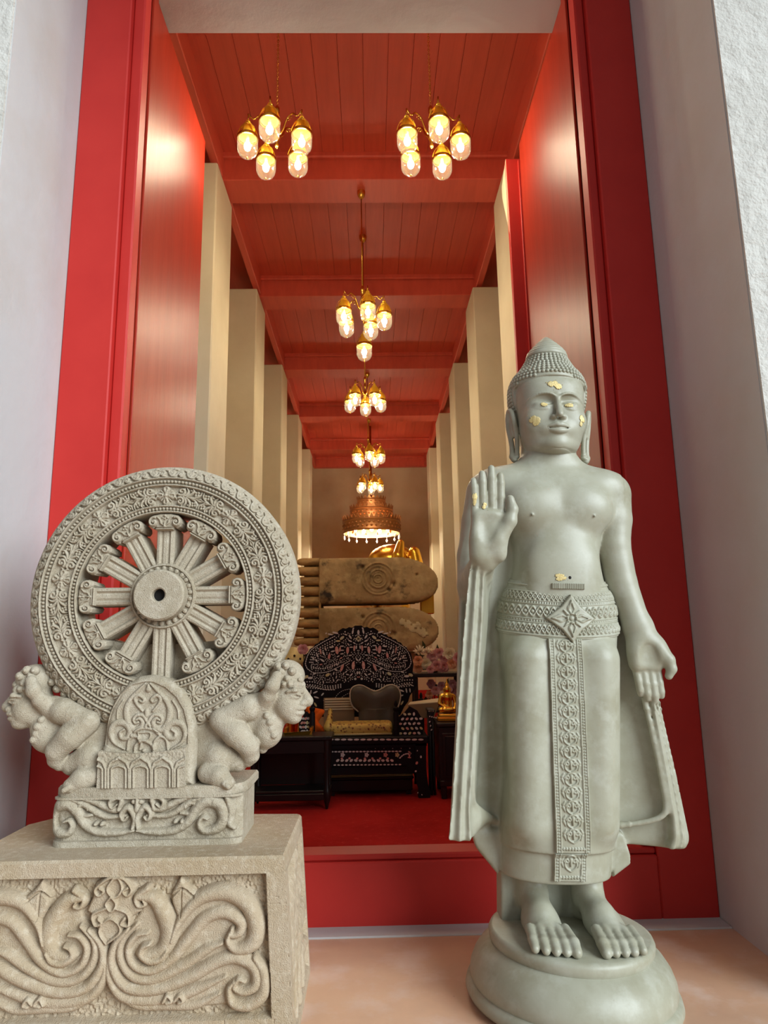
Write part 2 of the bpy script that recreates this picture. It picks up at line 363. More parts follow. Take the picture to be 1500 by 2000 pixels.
# ---------------------------------------------------------------- carved relief: strokes with rounded section over a height field
class Relief:
    def __init__(s, x0, x1, y0, y1, res):
        s.x = np.arange(x0, x1 + res * .5, res); s.y = np.arange(y0, y1 + res * .5, res); s.res = res
        s.H = np.zeros((len(s.y), len(s.x)))
    def win(s, lo, hi):
        i0, i1 = np.searchsorted(s.x, lo[0]), np.searchsorted(s.x, hi[0]); j0, j1 = np.searchsorted(s.y, lo[1]), np.searchsorted(s.y, hi[1])
        return slice(j0, j1), slice(i0, i1)
    def stroke(s, pts, w, h, mode='max', flat=0.0, base=0.0):
        """pts polyline, w half width (scalar/list), h height; mode max | add | cut"""
        P = np.array(pts, float); w = np.full(len(P), w) if np.isscalar(w) else np.interp(np.linspace(0, 1, len(P)), np.linspace(0, 1, len(w)), w)
        wm = w.max() + 2 * s.res; sl = s.win(P.min(0) - wm, P.max(0) + wm)
        X, Y = np.meshgrid(s.x[sl[1]], s.y[sl[0]])
        if X.size == 0: return s
        best = np.full(X.shape, 9.0)
        for i in range(len(P) - 1):
            ax, ay = P[i]; bx, by = P[i + 1]; dx, dy = bx - ax, by - ay; L = dx * dx + dy * dy + 1e-12
            t = np.clip(((X - ax) * dx + (Y - ay) * dy) / L, 0, 1)
            q = np.hypot(X - ax - t * dx, Y - ay - t * dy) / np.maximum(w[i] + (w[i + 1] - w[i]) * t, 1e-5)
            best = np.minimum(best, q)
        prof = np.sqrt(np.clip(1 - best ** 2, 0, 1)); 
        if flat: prof = np.clip(prof / flat, 0, 1)
        s.put(sl, np.where(best < 1, base + h * prof, 0), best < 1, mode, h); return s
    def put(s, sl, v, mk, mode, h=0):
        A = s.H[sl]
        if mode == 'max': s.H[sl] = np.maximum(A, v)
        elif mode == 'add': s.H[sl] = A + v
        elif mode == 'cut': s.H[sl] = A - v
        elif mode == 'over': s.H[sl] = np.where(mk, v, A)
    def dot(s, x, y, r, h, mode='max'): return s.stroke([(x, y), (x + 1e-4, y)], r, h, mode)
    def poly(s, pts, h, soft=.004, mode='max', dome=0.0):
        """filled outline with a rounded shoulder"""
        P = np.array(pts, float); sl = s.win(P.min(0) - s.res, P.max(0) + s.res); X, Y = np.meshgrid(s.x[sl[1]], s.y[sl[0]])
        ins = np.zeros(X.shape, bool); dist = np.full(X.shape, 9.0)
        for i in range(len(P)):
            ax, ay = P[i]; bx, by = P[(i + 1) % len(P)]; dx, dy = bx - ax, by - ay
            c = ((ay > Y) != (by > Y)) & (X < (bx - ax) * (Y - ay) / (by - ay + 1e-15) + ax); ins ^= c
            t = np.clip(((X - ax) * dx + (Y - ay) * dy) / (dx * dx + dy * dy + 1e-12), 0, 1); dist = np.minimum(dist, np.hypot(X - ax - t * dx, Y - ay - t * dy))
        v = np.where(ins, h * np.sqrt(np.clip(1 - (1 - np.clip(dist / soft, 0, 1)) ** 2, 0, 1)) + dome * np.clip(dist, 0, .05), 0)
        s.put(sl, v, ins, mode); return s
def spiral(cx, cy, r0, a0, turns, r1=.0, n=26, sgn=1):
    return [(cx + (r0 + (r1 - r0) * (i / n) ** .8) * math.cos(a0 + sgn * turns * 2 * PI * i / n), cy + (r0 + (r1 - r0) * (i / n) ** .8) * math.sin(a0 + sgn * turns * 2 * PI * i / n)) for i in range(n + 1)]
def curve(pts, n=24):
    """Catmull-Rom through points"""
    P = [np.array(p, float) for p in pts]; P = [2 * P[0] - P[1]] + P + [2 * P[-1] - P[-2]]; out = []
    segs = len(P) - 3; per = max(2, n // segs)
    for i in range(segs):
        a, b, c, d = P[i:i + 4]
        for j in range(per + (1 if i == segs - 1 else 0)):
            t = j / per; out.append(.5 * ((2 * b) + (c - a) * t + (2 * a - 5 * b + 4 * c - d) * t * t + (3 * b - a - 3 * c + d) * t ** 3))
    return [tuple(p) for p in out]
def grid_faces(ny, nx, wrap=False):
    i = np.arange(ny - 1)[:, None]; j = np.arange(nx if wrap else nx - 1)[None, :]; j2 = (j + 1) % nx
    a = i * nx + j; b = i * nx + j2; c = (i + 1) * nx + j2; d = (i + 1) * nx + j
    return np.stack([a, b, c, d], -1).reshape(-1, 4)

# ================================================================ the setting
FX0, FX1 = -1.46, 1.425           # outer edges of the door frame
YF, YN, YR = 3.08, 2.40, 3.52     # frame plane, outer face of the wall, inner face of the wall
SOF = 4.75                        # height of the opening
HX = 2.7                          # half width of the hall
def struct(o, label=None): o['kind'] = 'structure'; return o
# outside floor with a raised strip along the door
struct(MB().box(-6, 6, -5, YF - .10, -.3, 0).build('floor', 'stone_floor'))
b = MB().box(FX0, FX1, YF - .10, YF + .02, -.3, .006, .004)
fs = b.build('floor_strip', 'plaster'); fs.parent = bpy.data.objects['floor']
# red carpet of the hall
struct(MB().box(-HX, HX, YF + .02, 17.2, -.3, 0).build('floor_hall', 'carpet'))
# front wall: the two piers, the wall above, and the thin return behind the frame
for nm, x0, x1, xi in (('wall_front_left', -6, FX0, -1.235), ('wall_front_right', FX1, 6, 1.20)):
    s = -1 if x0 < 0 else 1
    yn = 2.46 if s < 0 else 2.355
    b = MB(); b.box(x0, x1, yn, YR, 0, 6.2)
    b.box(min(xi, x0 if s > 0 else x1), max(xi, x0 if s > 0 else x1), YF + .13, YR, 0, SOF)
    o = struct(b.build(nm, 'plaster'))
    # the outer face carries a rougher coat of plaster
    fc = MB().box(x0, x1 + (-.004 if s < 0 else 0), yn - .012, yn, 0, 6.2) if s < 0 else MB().box(x0 + .004, x1, yn - .012, yn, 0, 6.2)
    f = fc.build('plaster_coat', 'plaster_rough', o)
b = MB().box(FX0, FX1, YF + .13, YR, SOF, 6.2); b.box(FX0, FX1, YF + .01, YF + .13, 5.0, 6.2); b.box(FX0, FX1, 2.46, YF + .01, 5.62, 6.2)
struct(b.build('wall_front_top', 'plaster'))
struct(MB().box(-HX - .2, -HX, YR, 17.2, 0, 6.2).build('wall_left', 'cream'))
struct(MB().box(HX, HX + .2, YR, 17.2, 0, 6.2).build('wall_right', 'cream'))
YB = 16.95
struct(MB().box(-HX, HX, YB, YB + .2, 0, 6.2).build('wall_back', 'backwall'))
# added unseen roof slab, its depth set to block part of the daylight
struct(MB().box(-6, 6, .7, 2.34, 5.7, 5.9).build('ceiling_added_shade', 'plaster'))

# ceiling of the hall: planks between cross beams
ZC, ZB = 5.78, 5.50
BEAMS = [(5.86, 6.22), (8.10, 8.46), (10.50, 10.86), (12.86, 13.22), (15.20, 15.56), (16.80, 16.95)]
ceil = struct(MB().box(-HX, HX, YR, YB, ZC + .03, 6.0).build('ceiling', 'red_wood'))
bays = [(YR, 5.86)] + [(BEAMS[i][1], BEAMS[i + 1][0]) for i in range(5)]
pw = .20; plank_me = {}
for bi, (y0, y1) in enumerate(bays):
    n = 14; x = -1.42
    for k in range(n):
        w = pw + RNG.uniform(-.006, .006)
        me_b = MB().box(-pw / 2 + .0004, pw / 2 - .0004, 0, y1 - y0, -.02, .03 + .001, .002)
        if bi not in plank_me: plank_me[bi] = me_b.build('plank', 'red_wood', ceil); o = plank_me[bi]
        else: o = plank_me[bi].copy(); COL.objects.link(o)
        o.location = (x + pw / 2, y0, ZC + RNG.uniform(-.004, .004)); x += pw + .001
for (y0, y1) in BEAMS:
    o = MB().box(-1.42, 1.42, y0, y1, ZB, ZC + .02, .006).build('cross_beam', 'red_wood', ceil)
    MB().box(-1.42, 1.42, y0 - .05, y0 + .001, ZC - .07, ZC + .01, .012).build('moulding', 'red_wood', ceil)
    if y1 < 16.9: MB().box(-1.42, 1.42, y1 - .001, y1 + .05, ZC - .07, ZC + .01, .012).build('moulding', 'red_wood', ceil)
for s in (-1, 1):
    MB().box(min(s * 1.36, s * 1.44), max(s * 1.36, s * 1.44), YR, YB, ZB + .02, ZC + .01, .008).build('side_beam', 'red_wood', ceil)
    MB().box(min(s * 1.42, s * HX), max(s * 1.42, s * HX), YR, YB, ZC - .02, ZC + .03).build('aisle_panel', 'red_wood', ceil)

# cream pillars
ORD = ['first', 'second', 'third', 'fourth', 'fifth']
CY = [5.57, 7.84, 10.20, 12.62, 15.02]
for i, y in enumerate(CY):
    for s, nm in ((-1, 'left'), (1, 'right')):
        xi = (-1.352, 1.285)[s > 0] if i == 0 else (-1.368, 1.305)[s > 0] if i == 1 else (-1.36, 1.335)[s > 0]
        b = MB().box(min(xi, xi + s * .75), max(xi, xi + s * .75), y, y + .66, 0, 5.47, .012)
        o = b.build('pillar', 'cream')
        tag(o, f'tall square cream pillar, {ORD[i]} from the doorway in the {nm} hand row', 'pillar', 'cream pillars of the hall', 'structure')

# ---- red door frame with a high threshold
fr = empty('trim_1', (0, YF, 0)); struct(fr)
TH = .275
def fpart(nm, x0, x1, y0, y1, z0, z1, bv=.006):
    return MB().box(x0, x1, y0 - YF, y1 - YF, z0, z1, bv).build(nm, 'red_paint', fr)
fpart('frame_post', FX0, -1.225, YF, YF + .13, 0, 5.0)
fpart('frame_post', 1.185, FX1, YF, YF + .13, 0, 5.0)
fpart('inner_moulding', -1.225, -1.165, YF + .035, YF + .13, TH, SOF, .008)
fpart('inner_moulding', 1.135, 1.185, YF + .035, YF + .13, TH, SOF, .008)
fpart('frame_head', -1.225, 1.185, YF, YF + .13, SOF, 5.0)
t = fpart('threshold', -1.225, 1.185, YF, YF + .16, 0, .25)
fpart('threshold_cap', -1.225, 1.185, YF + .018, YF + .15, .25, TH, .006)

# ---- door leaves folded back into the hall
def leaf(n, xface, s, yend, ztop):
    o = empty(f'door_{n}', (xface, YF + .14, TH)); struct(o); L = yend - YF - .14; z1 = ztop - TH
    th = .055 * s
    MB().box(min(0, th), max(0, th), .0, L, .01, z1, .004).build('panel', 'red_leaf', o)
    MB().box(min(-s * .008, th * .3), max(-s * .008, th * .3), .0, .075, .01, z1, .004).build('stile', 'red_leaf', o)
    MB().lathe([(.014, .0), (.014, .12)], 10, (s * .02, -.004, 1.2)).build('hinge', 'red_paint', o)
    MB().lathe([(.014, .0), (.014, .12)], 10, (s * .02, -.004, 3.4)).build('hinge', 'red_paint', o)
    return o
leaf(1, -1.165, -1, 4.42, 4.745)
leaf(2, 1.132, 1, 4.46, 4.745)
# a red board standing against the first pillar on the right, its cream edge towards the hall
p0 = onY(988, 310, 4.56); p1 = onY(1037, 311, 4.56); zt = p0[2]
pb = empty('leaning_board', (p0[0], 4.56, 0))
w = p1[0] - p0[0]
MB().box(0, w, 0, .05, 0, zt, .003).build('face_board', 'red_paint', pb)
MB().box(w * .45, w, -.02, .0, 0, zt - .02, .003).build('batten', 'red_paint', pb)
ey = onY(967, 345, 4.85)
vs = [(-.002, .003, zt), (-.002, .003, zt - .62), (-.0, .051, zt - .62), (ey[0] - p0[0] + .05, .30, zt - .02), (ey[0] - p0[0] + .05, .30, zt - .12),
      (.045, .052, zt), (.045, .052, zt - .62), (.06, .30, zt - .02), (.06, .30, zt - .12)]
MB().add(vs, [(0, 1, 4, 3), (0, 3, 7, 5), (5, 7, 8, 6), (3, 4, 8, 7), (1, 6, 8, 4), (0, 5, 6, 1)]).build('pale_edge', 'cream', pb)
tag(pb, 'tall red board with a pale edge beyond the right door leaf', 'board')

# ================================================================ hanging lamps
def lamp_head(arm, c, S=1.0):
    """cap, gallery ring, glass bell and bulb of one lamp; c is the hanging point above it"""
    x, y, z = c
    cap = MB().lathe([(.004, .03), (.012, .025), (.018, .012), (.012, .002), (.026, -.004), (.034, -.016), (.030, -.026), (.040, -.045), (.056, -.085), (.064, -.112), (.060, -.112), (.05, -.085), (.02, -.03), (.001, -.03)][::-1], 16, (x, y, z)).build('cap', 'gold_cap', arm); autosmooth(cap, 35)
    for k in range(6):      # leaf flames round the cap
        a = 2 * PI * k / 6 + .3; ca, sa = math.cos(a), math.sin(a); q = []
        for (r, h, w) in ((.030, -.02, .012), (.050, -.04, .018), (.066, -.078, .014), (.074, -.112, .002)):
            q.append((x + ca * r - sa * w, y + sa * r + ca * w, z + h)); q.append((x + ca * (r + .004), y + sa * (r + .004), z + h)); q.append((x + ca * r + sa * w, y + sa * r - ca * w, z + h))
        MB().add(q, [(i * 3 + j, i * 3 + j + 1, i * 3 + j + 4, i * 3 + j + 3) for i in range(3) for j in range(2)]).build('cap_leaf', 'gold_cap', arm, True)
    ring = MB().lathe([(.066, -.130), (.074, -.130), (.076, -.118), (.074, -.108), (.066, -.108), (.066, -.130)], 24, (x, y, z), caps=False).build('gallery_ring', 'brass', arm); autosmooth(ring, 40)
    g = [(.071, -.112), (.0725, -.13), (.0725, -.20)] + [(.0725 * math.cos(t), -.20 - .075 * math.sin(t)) for t in np.linspace(.15, PI / 2 - .02, 9)]
    MB().lathe(g[::-1], 24, (x, y, z), caps=False).build('globe', 'globe_glass', arm, True)
    MB().lathe([(.001, -.285), (.006, -.280), (.006, -.272), (.001, -.270)], 10, (x, y, z)).build('finial', 'brass', arm, True)
    MB().lathe([(.011, -.11), (.011, -.155), (.001, -.156)][::-1], 10, (x, y, z)).build('socket', 'crystal', arm, True)
    MB().ball((x, y, z - .185), (.024, .024, .034), 12, 8).build('bulb', 'bulb', arm, True)
def chandelier(name, loc, rot, top_z, chain):
    root = empty(name, loc)
    # stem
    o = MB().lathe([(.001, -.20), (.010, -.19), (.016, -.17), (.010, -.15), (.022, -.12), (.030, -.09), (.022, -.06), (.012, -.04), (.014, .0), (.020, .02), (.014, .04), (.012, .09), (.018, .10), (.018, .135), (.010, .15), (.004, .16)], 14).build('stem', 'brass', root); autosmooth(o, 40)
    H = top_z - loc[2]
    if chain:
        b = MB(); z = .155; k = 0
        while z < H - .05:
            q = [(.0075 * math.cos(t), .011 * math.sin(t)) for t in np.linspace(0, 2 * PI, 9)]
            b.tube([((u, 0, z + .01 + v) if k % 2 else (0, u, z + .01 + v)) for u, v in q], .0022, 5, False); z += .0185; k += 1
        o = b.build('chain', 'brass', root, True); o['kind'] = 'stuff'
    else:
        MB().lathe([(.006, .15), (.006, H - .04)], 8).build('rod', 'brass', root, True)
    o = MB().lathe([(.001, H - .085), (.012, H - .08), (.034, H - .05), (.040, H - .02), (.040, H), (.001, H)], 16).build('canopy', 'brass', root); autosmooth(o, 40)
    for k in range(5):
        a = rot + 2 * PI * k / 5; ca, sa = math.cos(a), math.sin(a)
        prof = curve([(.012, -.10), (.05, -.06), (.085, .02), (.13, .045), (.155, .02), (.175, .015), (.195, .035), (.205, .05)], 30)
        arm = MB().tube([(ca * r, sa * r, z) for r, z in prof], [.0075 - .003 * i / len(prof) for i in range(len(prof))], 8)
        sc = [(.10 + .022 * math.cos(t) * (1 - t / 9), .012 + .022 * math.sin(t) * (1 - t / 9)) for t in np.linspace(0, 7, 16)]
        arm.tube([(ca * r, sa * r, z) for r, z in sc], .004, 6)
        arm.tube([(ca * .205, sa * .205, .05), (ca * .205, sa * .205, -.005)], .005, 6)
        arm = arm.build('arm', 'brass', root, True)
        lamp_head(arm, (ca * .205, sa * .205, -.03))
    return root
def lampl(px, py, y, dz=0): p = onY(px, py, y); return (p[0], p[1], p[2] + dz)
G = 'brass five-lamp chandeliers'
c1 = chandelier('chandelier', lampl(541, 243, 4.36), -PI / 2 - .10, ZC - .02, True)
tag(c1, 'brass five-globe chandelier on a thin chain, front left one near the doorway', 'chandelier', G)
c2 = chandelier('chandelier', lampl(842, 243, 4.36), -PI / 2 - .02 + .18, ZC - .02, True)
tag(c2, 'brass five-globe chandelier on a thin chain, front right one near the doorway', 'chandelier', G)
for (px, py, y, tz, r, lb) in ((708, 588, 6.04, ZB, .25, 'brass five-globe chandelier on a rod above the single bell lamp'),
                               (713, 758, 8.28, ZB, .62, 'brass five-globe chandelier below the single bell lamp, middle of the centre row'),
                               (719, 872, 10.68, ZB, .1, 'brass five-globe chandelier second above the tiered gilt lamp'),
                               (722, 932, 13.04, ZB, .5, 'smallest, farthest brass five-globe chandelier just above the tiered gilt lamp')):
    tag(chandelier('chandelier', lampl(px, py, y), -PI / 2 + r, tz, False), lb, 'chandelier', G)
# the single bell lamp
loc = lampl(711, 652, 7.2); pl = empty('pendant_lamp', loc)
H = ZC - .02 - loc[2]
rod = MB().lathe([(.006, .02), (.006, H - .04)], 8).build('rod', 'brass', pl, True)
autosmooth(MB().lathe([(.001, H - .085), (.012, H - .08), (.036, H - .05), (.044, H - .02), (.044, H), (.001, H)], 16).build('canopy', 'brass', pl), 40)
hd = empty('lamp_head', (0, 0, 0), pl); hd.scale = (1.18, 1.18, 1.18); lamp_head(hd, (0, 0, .0))
tag(pl, 'single clear bell lamp hanging between the first two centre chandeliers', 'lamp')

# ---- tiered gilt lamp with drops
loc = lampl(726, 1040, 14.3); loc = (loc[0], loc[1], loc[2]); tl = empty('tiered_chandelier', loc)
K = 14.3 / 1340 * 1.0
def tier(r, z0, z1, teeth, parent):
    """pierced gilt band with a crest of small points"""
    n = teeth * 4; vs = []; fs = []
    rows = [(r * .985, z0), (r, z0), (r * 1.02, z0 + (z1 - z0) * .12), (r, z0 + (z1 - z0) * .2), (r, z1 - (z1 - z0) * .2), (r * 1.03, z1 - (z1 - z0) * .1), (r * 1.0, z1), (r * .985, z1), (r * .97, z0)]
    o = MB().lathe(rows + [rows[0]], n, caps=False).build('band', 'bronze', parent); autosmooth(o, 50)
    b = MB()
    for k in range(teeth):
        a = 2 * PI * k / teeth; w = PI / teeth * .9; h = (z1 - z0) * .38
        p = [(r * 1.02 * math.cos(a - w), r * 1.02 * math.sin(a - w), z1), (r * 1.02 * math.cos(a + w), r * 1.02 * math.sin(a + w), z1), (r * 1.05 * math.cos(a), r * 1.05 * math.sin(a), z1 + h)]
        q = [(x * .97, y * .97, z) for x, y, z in p]; b.add(p + q, [(0, 1, 2), (5, 4, 3), (0, 3, 4, 1), (1, 4, 5, 2), (2, 5, 3, 0)])
        # lozenge bosses on the band
        for zz in (z0 + (z1 - z0) * .36, z0 + (z1 - z0) * .64):
            s = PI / teeth * .7; hh = (z1 - z0) * .12; aa = a + (PI / teeth if zz > (z0 + z1) / 2 else 0)
            b.add([(r * 1.005 * math.cos(aa - s), r * 1.005 * math.sin(aa - s), zz), (r * 1.005 * math.cos(aa), r * 1.005 * math.sin(aa), zz - hh), (r * 1.005 * math.cos(aa + s), r * 1.005 * math.sin(aa + s), zz), (r * 1.005 * math.cos(aa), r * 1.005 * math.sin(aa), zz + hh), (r * 1.04 * math.cos(aa), r * 1.04 * math.sin(aa), zz)], [(0, 1, 4), (1, 2, 4), (2, 3, 4), (3, 0, 4)])
    o = b.build('crest_points', 'bronze', parent); o['kind'] = 'stuff'
tier(.60, -.03, .23, 40, tl); tier(.445, .26, .48, 30, tl); tier(.30, .50, .69, 22, tl)
MB().lathe([(.02, .1), (.02, .66), (.29, .66), (.29, .67), (.02, .67), (.02, ZC - .018 - loc[2])], 16).build('stem', 'brass', tl, True)
for k in range(4):
    a = PI / 4 + k * PI / 2; MB().tube([(0, 0, .5), (.3 * math.cos(a), .3 * math.sin(a), .47), (.44 * math.cos(a), .44 * math.sin(a), .28), (.59 * math.cos(a), .59 * math.sin(a), .05)], .012, 6).build('strut', 'brass', tl, True)
for k in range(16):
    a = 2 * PI * (k + .5) / 16; p = (.59 * math.cos(a), .59 * math.sin(a), -.03)
    d = MB().tube([p, (p[0], p[1], -.07)], .004, 5).lathe([(.001, -.15), (.024, -.115), (.020, -.095), (.006, -.08), (.001, -.065)], 8, (p[0], p[1], 0)).build('crystal_drop', 'crystal', tl)
for k in range(7):
    a = 2 * PI * k / 6; r = .34 if k < 6 else 0; p = (r * math.cos(a), r * math.sin(a), .07)
    arm = MB().tube([(0, 0, .25), (p[0] * .6, p[1] * .6, .22), (p[0], p[1], .10)], .008, 6).build('lamp_arm', 'brass', tl, True)
    MB().ball(p, (.035, .035, .045), 10, 6).build('bulb', 'bulb_large', arm, True)
tag(tl, 'tiered gilt chandelier with a fringe of crystal drops before the back wall', 'chandelier')

# ================================================================ standing stone Buddha (right of the doorway)
ST = empty('standing_buddha_statue', (.625, 2.55, 0), rot=(0, .038, 0))
TRUNK = [(1.05, .0, .0, .20, .15), (1.20, .006, .0, .212, .152), (1.28, .008, .0, .205, .146), (1.36, .010, -.002, .172, .130), (1.46, .010, -.004, .158, .122), (1.54, .008, -.004, .172, .130),
         (1.62, .004, -.004, .196, .136), (1.70, .0, .0, .215, .128), (1.755, -.002, .008, .220, .105), (1.79, -.003, .012, .17, .088), (1.83, -.003, .018, .112, .092)]
SKIRT = [(.36, -.022, .0, .188, .142), (.46, -.016, .0, .190, .150), (.70, .004, .0, .190, .158), (.95, .006, .0, .198, .162), (1.12, .006, .0, .206, .160), (1.20, .008, .0, .213, .156)]
def build_body():
    f = Field((-.47, -.36, .17), (.47, .20, 1.90), .0042)
    # trunk
    f.loft(TRUNK, .02, n=2.25)
    f.loft([(1.76, -.003, .018, .125, .10), (1.80, -.003, .018, .112, .096), (1.90, -.003, .014, .104, .098)], .03)
    for s in (-1, 1):
        f.ell((s * .100 + .004, -.082, 1.625), (.102, .066, .088), .035)        # chest
        f.ell((s * .112 + .004, -.1475, 1.585), (.005, .004, .005), .004)
        f.ell((s * .20 - .003, .01, 1.72), (.095, .085, .070), .06)             # shoulders
    f.ell((.008, -.105, 1.40), (.12, .045, .11), .06)                           # soft belly
    # left arm hanging, palm forward
    f.chain([(.232, .01, 1.69), (.232, .0, 1.60), (.226, -.01, 1.50), (.246, -.02, 1.36), (.286, -.045, 1.21), (.298, -.05, 1.175)], [.074, .070, .062, .057, .049, .046], .03, .006, k2=.008)
    # right arm: upper arm down, forearm brought forward and up
    f.chain([(-.248, .015, 1.69), (-.272, .01, 1.58), (-.296, .0, 1.45), (-.300, -.02, 1.34)], [.076, .068, .062, .058], .03, .006, k2=.010)
    f.chain([(-.300, -.02, 1.34), (-.300, -.14, 1.37), (-.296, -.245, 1.415)], [.056, .050, .042], .02)
    # skirt
    f.loft(SKIRT, .012, n=2.3, capr=.008)
    f.loft([(.458, -.012, .0, .199, .165), (.475, -.012, .0, .199, .166), (.70, .004, .0, .196, .166), (.95, .006, .0, .202, .167), (1.14, .006, .0, .209, .162)], .004, n=2.3, capr=.004)   # overlapping upper layer
    for s in (-1, 1): f.cone((s * .118, -.102, 1.08), (s * .112 - .010, -.100, .545), .078, .070, .03)    # thighs under the cloth
    # groove between the legs and beside the sash
    # hips band
    # cape behind, both sides
    def slab(x, y, z):
        e = np.interp(z.ravel(), [.45, .49, .70, .93, 1.20, 1.45, 1.62], [.425, .432, .398, .352, .315, .27, .20])[None, None, :]
        w = np.interp(z.ravel(), [.45, .49, .88, 1.25, 1.42, 1.50, 1.62], [-.380, -.384, -.362, -.352, -.346, -.33, -.26])[None, None, :]
        y0 = .035 - .055 * np.clip((np.abs(x) - .2) / .2, 0, 1) ** 1.5
        d = np.maximum(np.maximum(x - e, w - x), np.abs(y - y0) - .026)
        bot = np.where(x < -.15, .505 - .36 * (x + .40), .448)
        return smax(d, np.maximum(bot - z, z - 1.64), .01)
    f.op(slab, (-.45, -.12, .45), (.45, .12, 1.65), .022)
    # right-hand (viewer's right) pleated edge of the cape
    def strip_r(x, y, z):
        zz = z.ravel(); e = np.interp(zz, [.455, .49, .70, .95], [.428, .436, .402, .356])[None, None, :]
        wd = np.interp(zz, [.45, .55, .95], [.075, .058, .040])[None, None, :]
        u = (e - x) / wd                      # 0 outer edge .. 1 inner edge
        g = .006 * np.cos(np.clip(u, 0, 1) * 2 * PI * 2.6)
        yf = -.045 - .028 * u
        d = np.maximum(np.maximum(x - e, e - wd - x), np.maximum(yf - g - y, y - .02))
        zb = .452 + .028 * np.clip(.45 - u, 0, 1)
        return smax(d, np.maximum(zb - z, z - .95), .006)
    f.op(strip_r, (.25, -.10, .44), (.45, .03, .96), .006)
    # raised rim where the cape turns under (viewer's right)
    rim = curve([(.300, -.050, .95), (.326, -.055, .80), (.347, -.058, .66), (.356, -.057, .60), (.345, -.054, .562), (.29, -.038, .535), (.18, -.01, .512)], 24)
    f.chain(rim, [.010] * len(rim), .012)
    # viewer's left: cloth falling from the wrist, pleated front, connected back to the cape
    def strip_l(x, y, z):
        zz = z.ravel()
        xl = np.interp(zz, [.50, .60, .90, 1.20, 1.36, 1.43], [-.414, -.404, -.386, -.366, -.352, -.330])[None, None, :]
        wd = np.interp(zz, [.50, .60, .90, 1.20, 1.36, 1.43], [.075, .060, .062, .062, .052, .035])[None, None, :]
        yf = np.interp(zz, [.50, .90, 1.20, 1.43], [-.215, -.225, -.245, -.262])[None, None, :]
        u = (x - xl) / wd
        g = .008 * np.cos(np.clip(u, -.1, 1.1) * 2 * PI * 2.0)
        t = np.clip((y - yf) / .22, 0, 1)     # going back, the cloth swings towards the body
        sh = .045 * t
        d = np.maximum(np.maximum(xl + sh - x, x - (xl + wd + .010 * t + sh)), np.maximum(yf - g + .012 * np.abs(u - .5) - y, y - .03))
        zb = .505 + .03 * np.clip(u, 0, 1) * 0 + .02 * np.clip(y + .2, 0, 1)
        return smax(d, np.maximum(zb - z, z - 1.435), .008)
    f.op(strip_l, (-.45, -.30, .49), (-.24, .04, 1.45), .008)
    riml = curve([(-.318, -.20, 1.30), (-.322, -.205, 1.0), (-.330, -.20, .78), (-.332, -.185, .66), (-.318, -.14, .60), (-.28, -.06, .555), (-.23, .0, .525), (-.18, .02, .50)], 28)
    f.chain(riml, [.011] * len(riml), .008)
    f.cone((-.335, -.12, .555), (-.28, .01, .53), .045, .03, .03)
    # lower under-robe behind the skirt
    def under(x, y, z):
        zb = np.where(x < -.215, .345 + (-.215 - x) * 1.1, np.where(x > .18, .345 + (x - .18) * .7, .36))
        d = np.maximum(np.maximum(x - .246 + .3 * (z - .40), -.302 - x), np.abs(y - .01) - .028)
        return smax(d, np.maximum(zb - z, z - .50), .025)
    f.op(under, (-.31, -.06, .34), (.26, .06, .52), .008)
    # support and legs
    f.box((-.17, .06, .30), (.035, .05, .16), .012, .02)
    f.box((.0, .075, .30), (.16, .03, .16), .012, .02)
    for (ax, fx, sg) in ((-.098, -.088, -1), (.092, .122, 1)):
        f.chain([(ax, .01, .44), (ax, .012, .34), (ax + .2 * (fx - ax), .02, .27)], [.060, .052, .050], .02)
        f.ell((ax, .045, .225), (.045, .05, .035), .02)                          # heel
        f.chain([(ax, .0, .285), (ax + .5 * (fx - ax), -.09, .252), (fx, -.155, .228)], [.047, .045, .030], .03)
        f.chain([(fx - .028, -.06, .225), (fx - .034, -.165, .214)], [.036, .026], .03); f.chain([(fx + .028, -.06, .225), (fx + .032, -.165, .214)], [.036, .026], .03)
        for t in range(5):                                                       # toes, the big one on the inner side
            u = (t - 2) * .0285; big = t == (4 if sg < 0 else 0); o = t if sg < 0 else 4 - t
            tip = -.262 - (.012 if o == 4 else .010 if o == 3 else .006 if o == 2 else 0 if o == 1 else -.012)
            f.chain([(fx + u * .98, -.158, .238), (fx + u * 1.06, tip + .035, .228), (fx + u * 1.06, tip, .215)], [.0165, .0150 if not big else .0185, .0135 if not big else .0165], .005)
    f.cone((-.088, -.03, .44), (-.088, -.03, .30), .0, .0, .001)
    return f
def hand(f, palm, wrist, side):
    pass
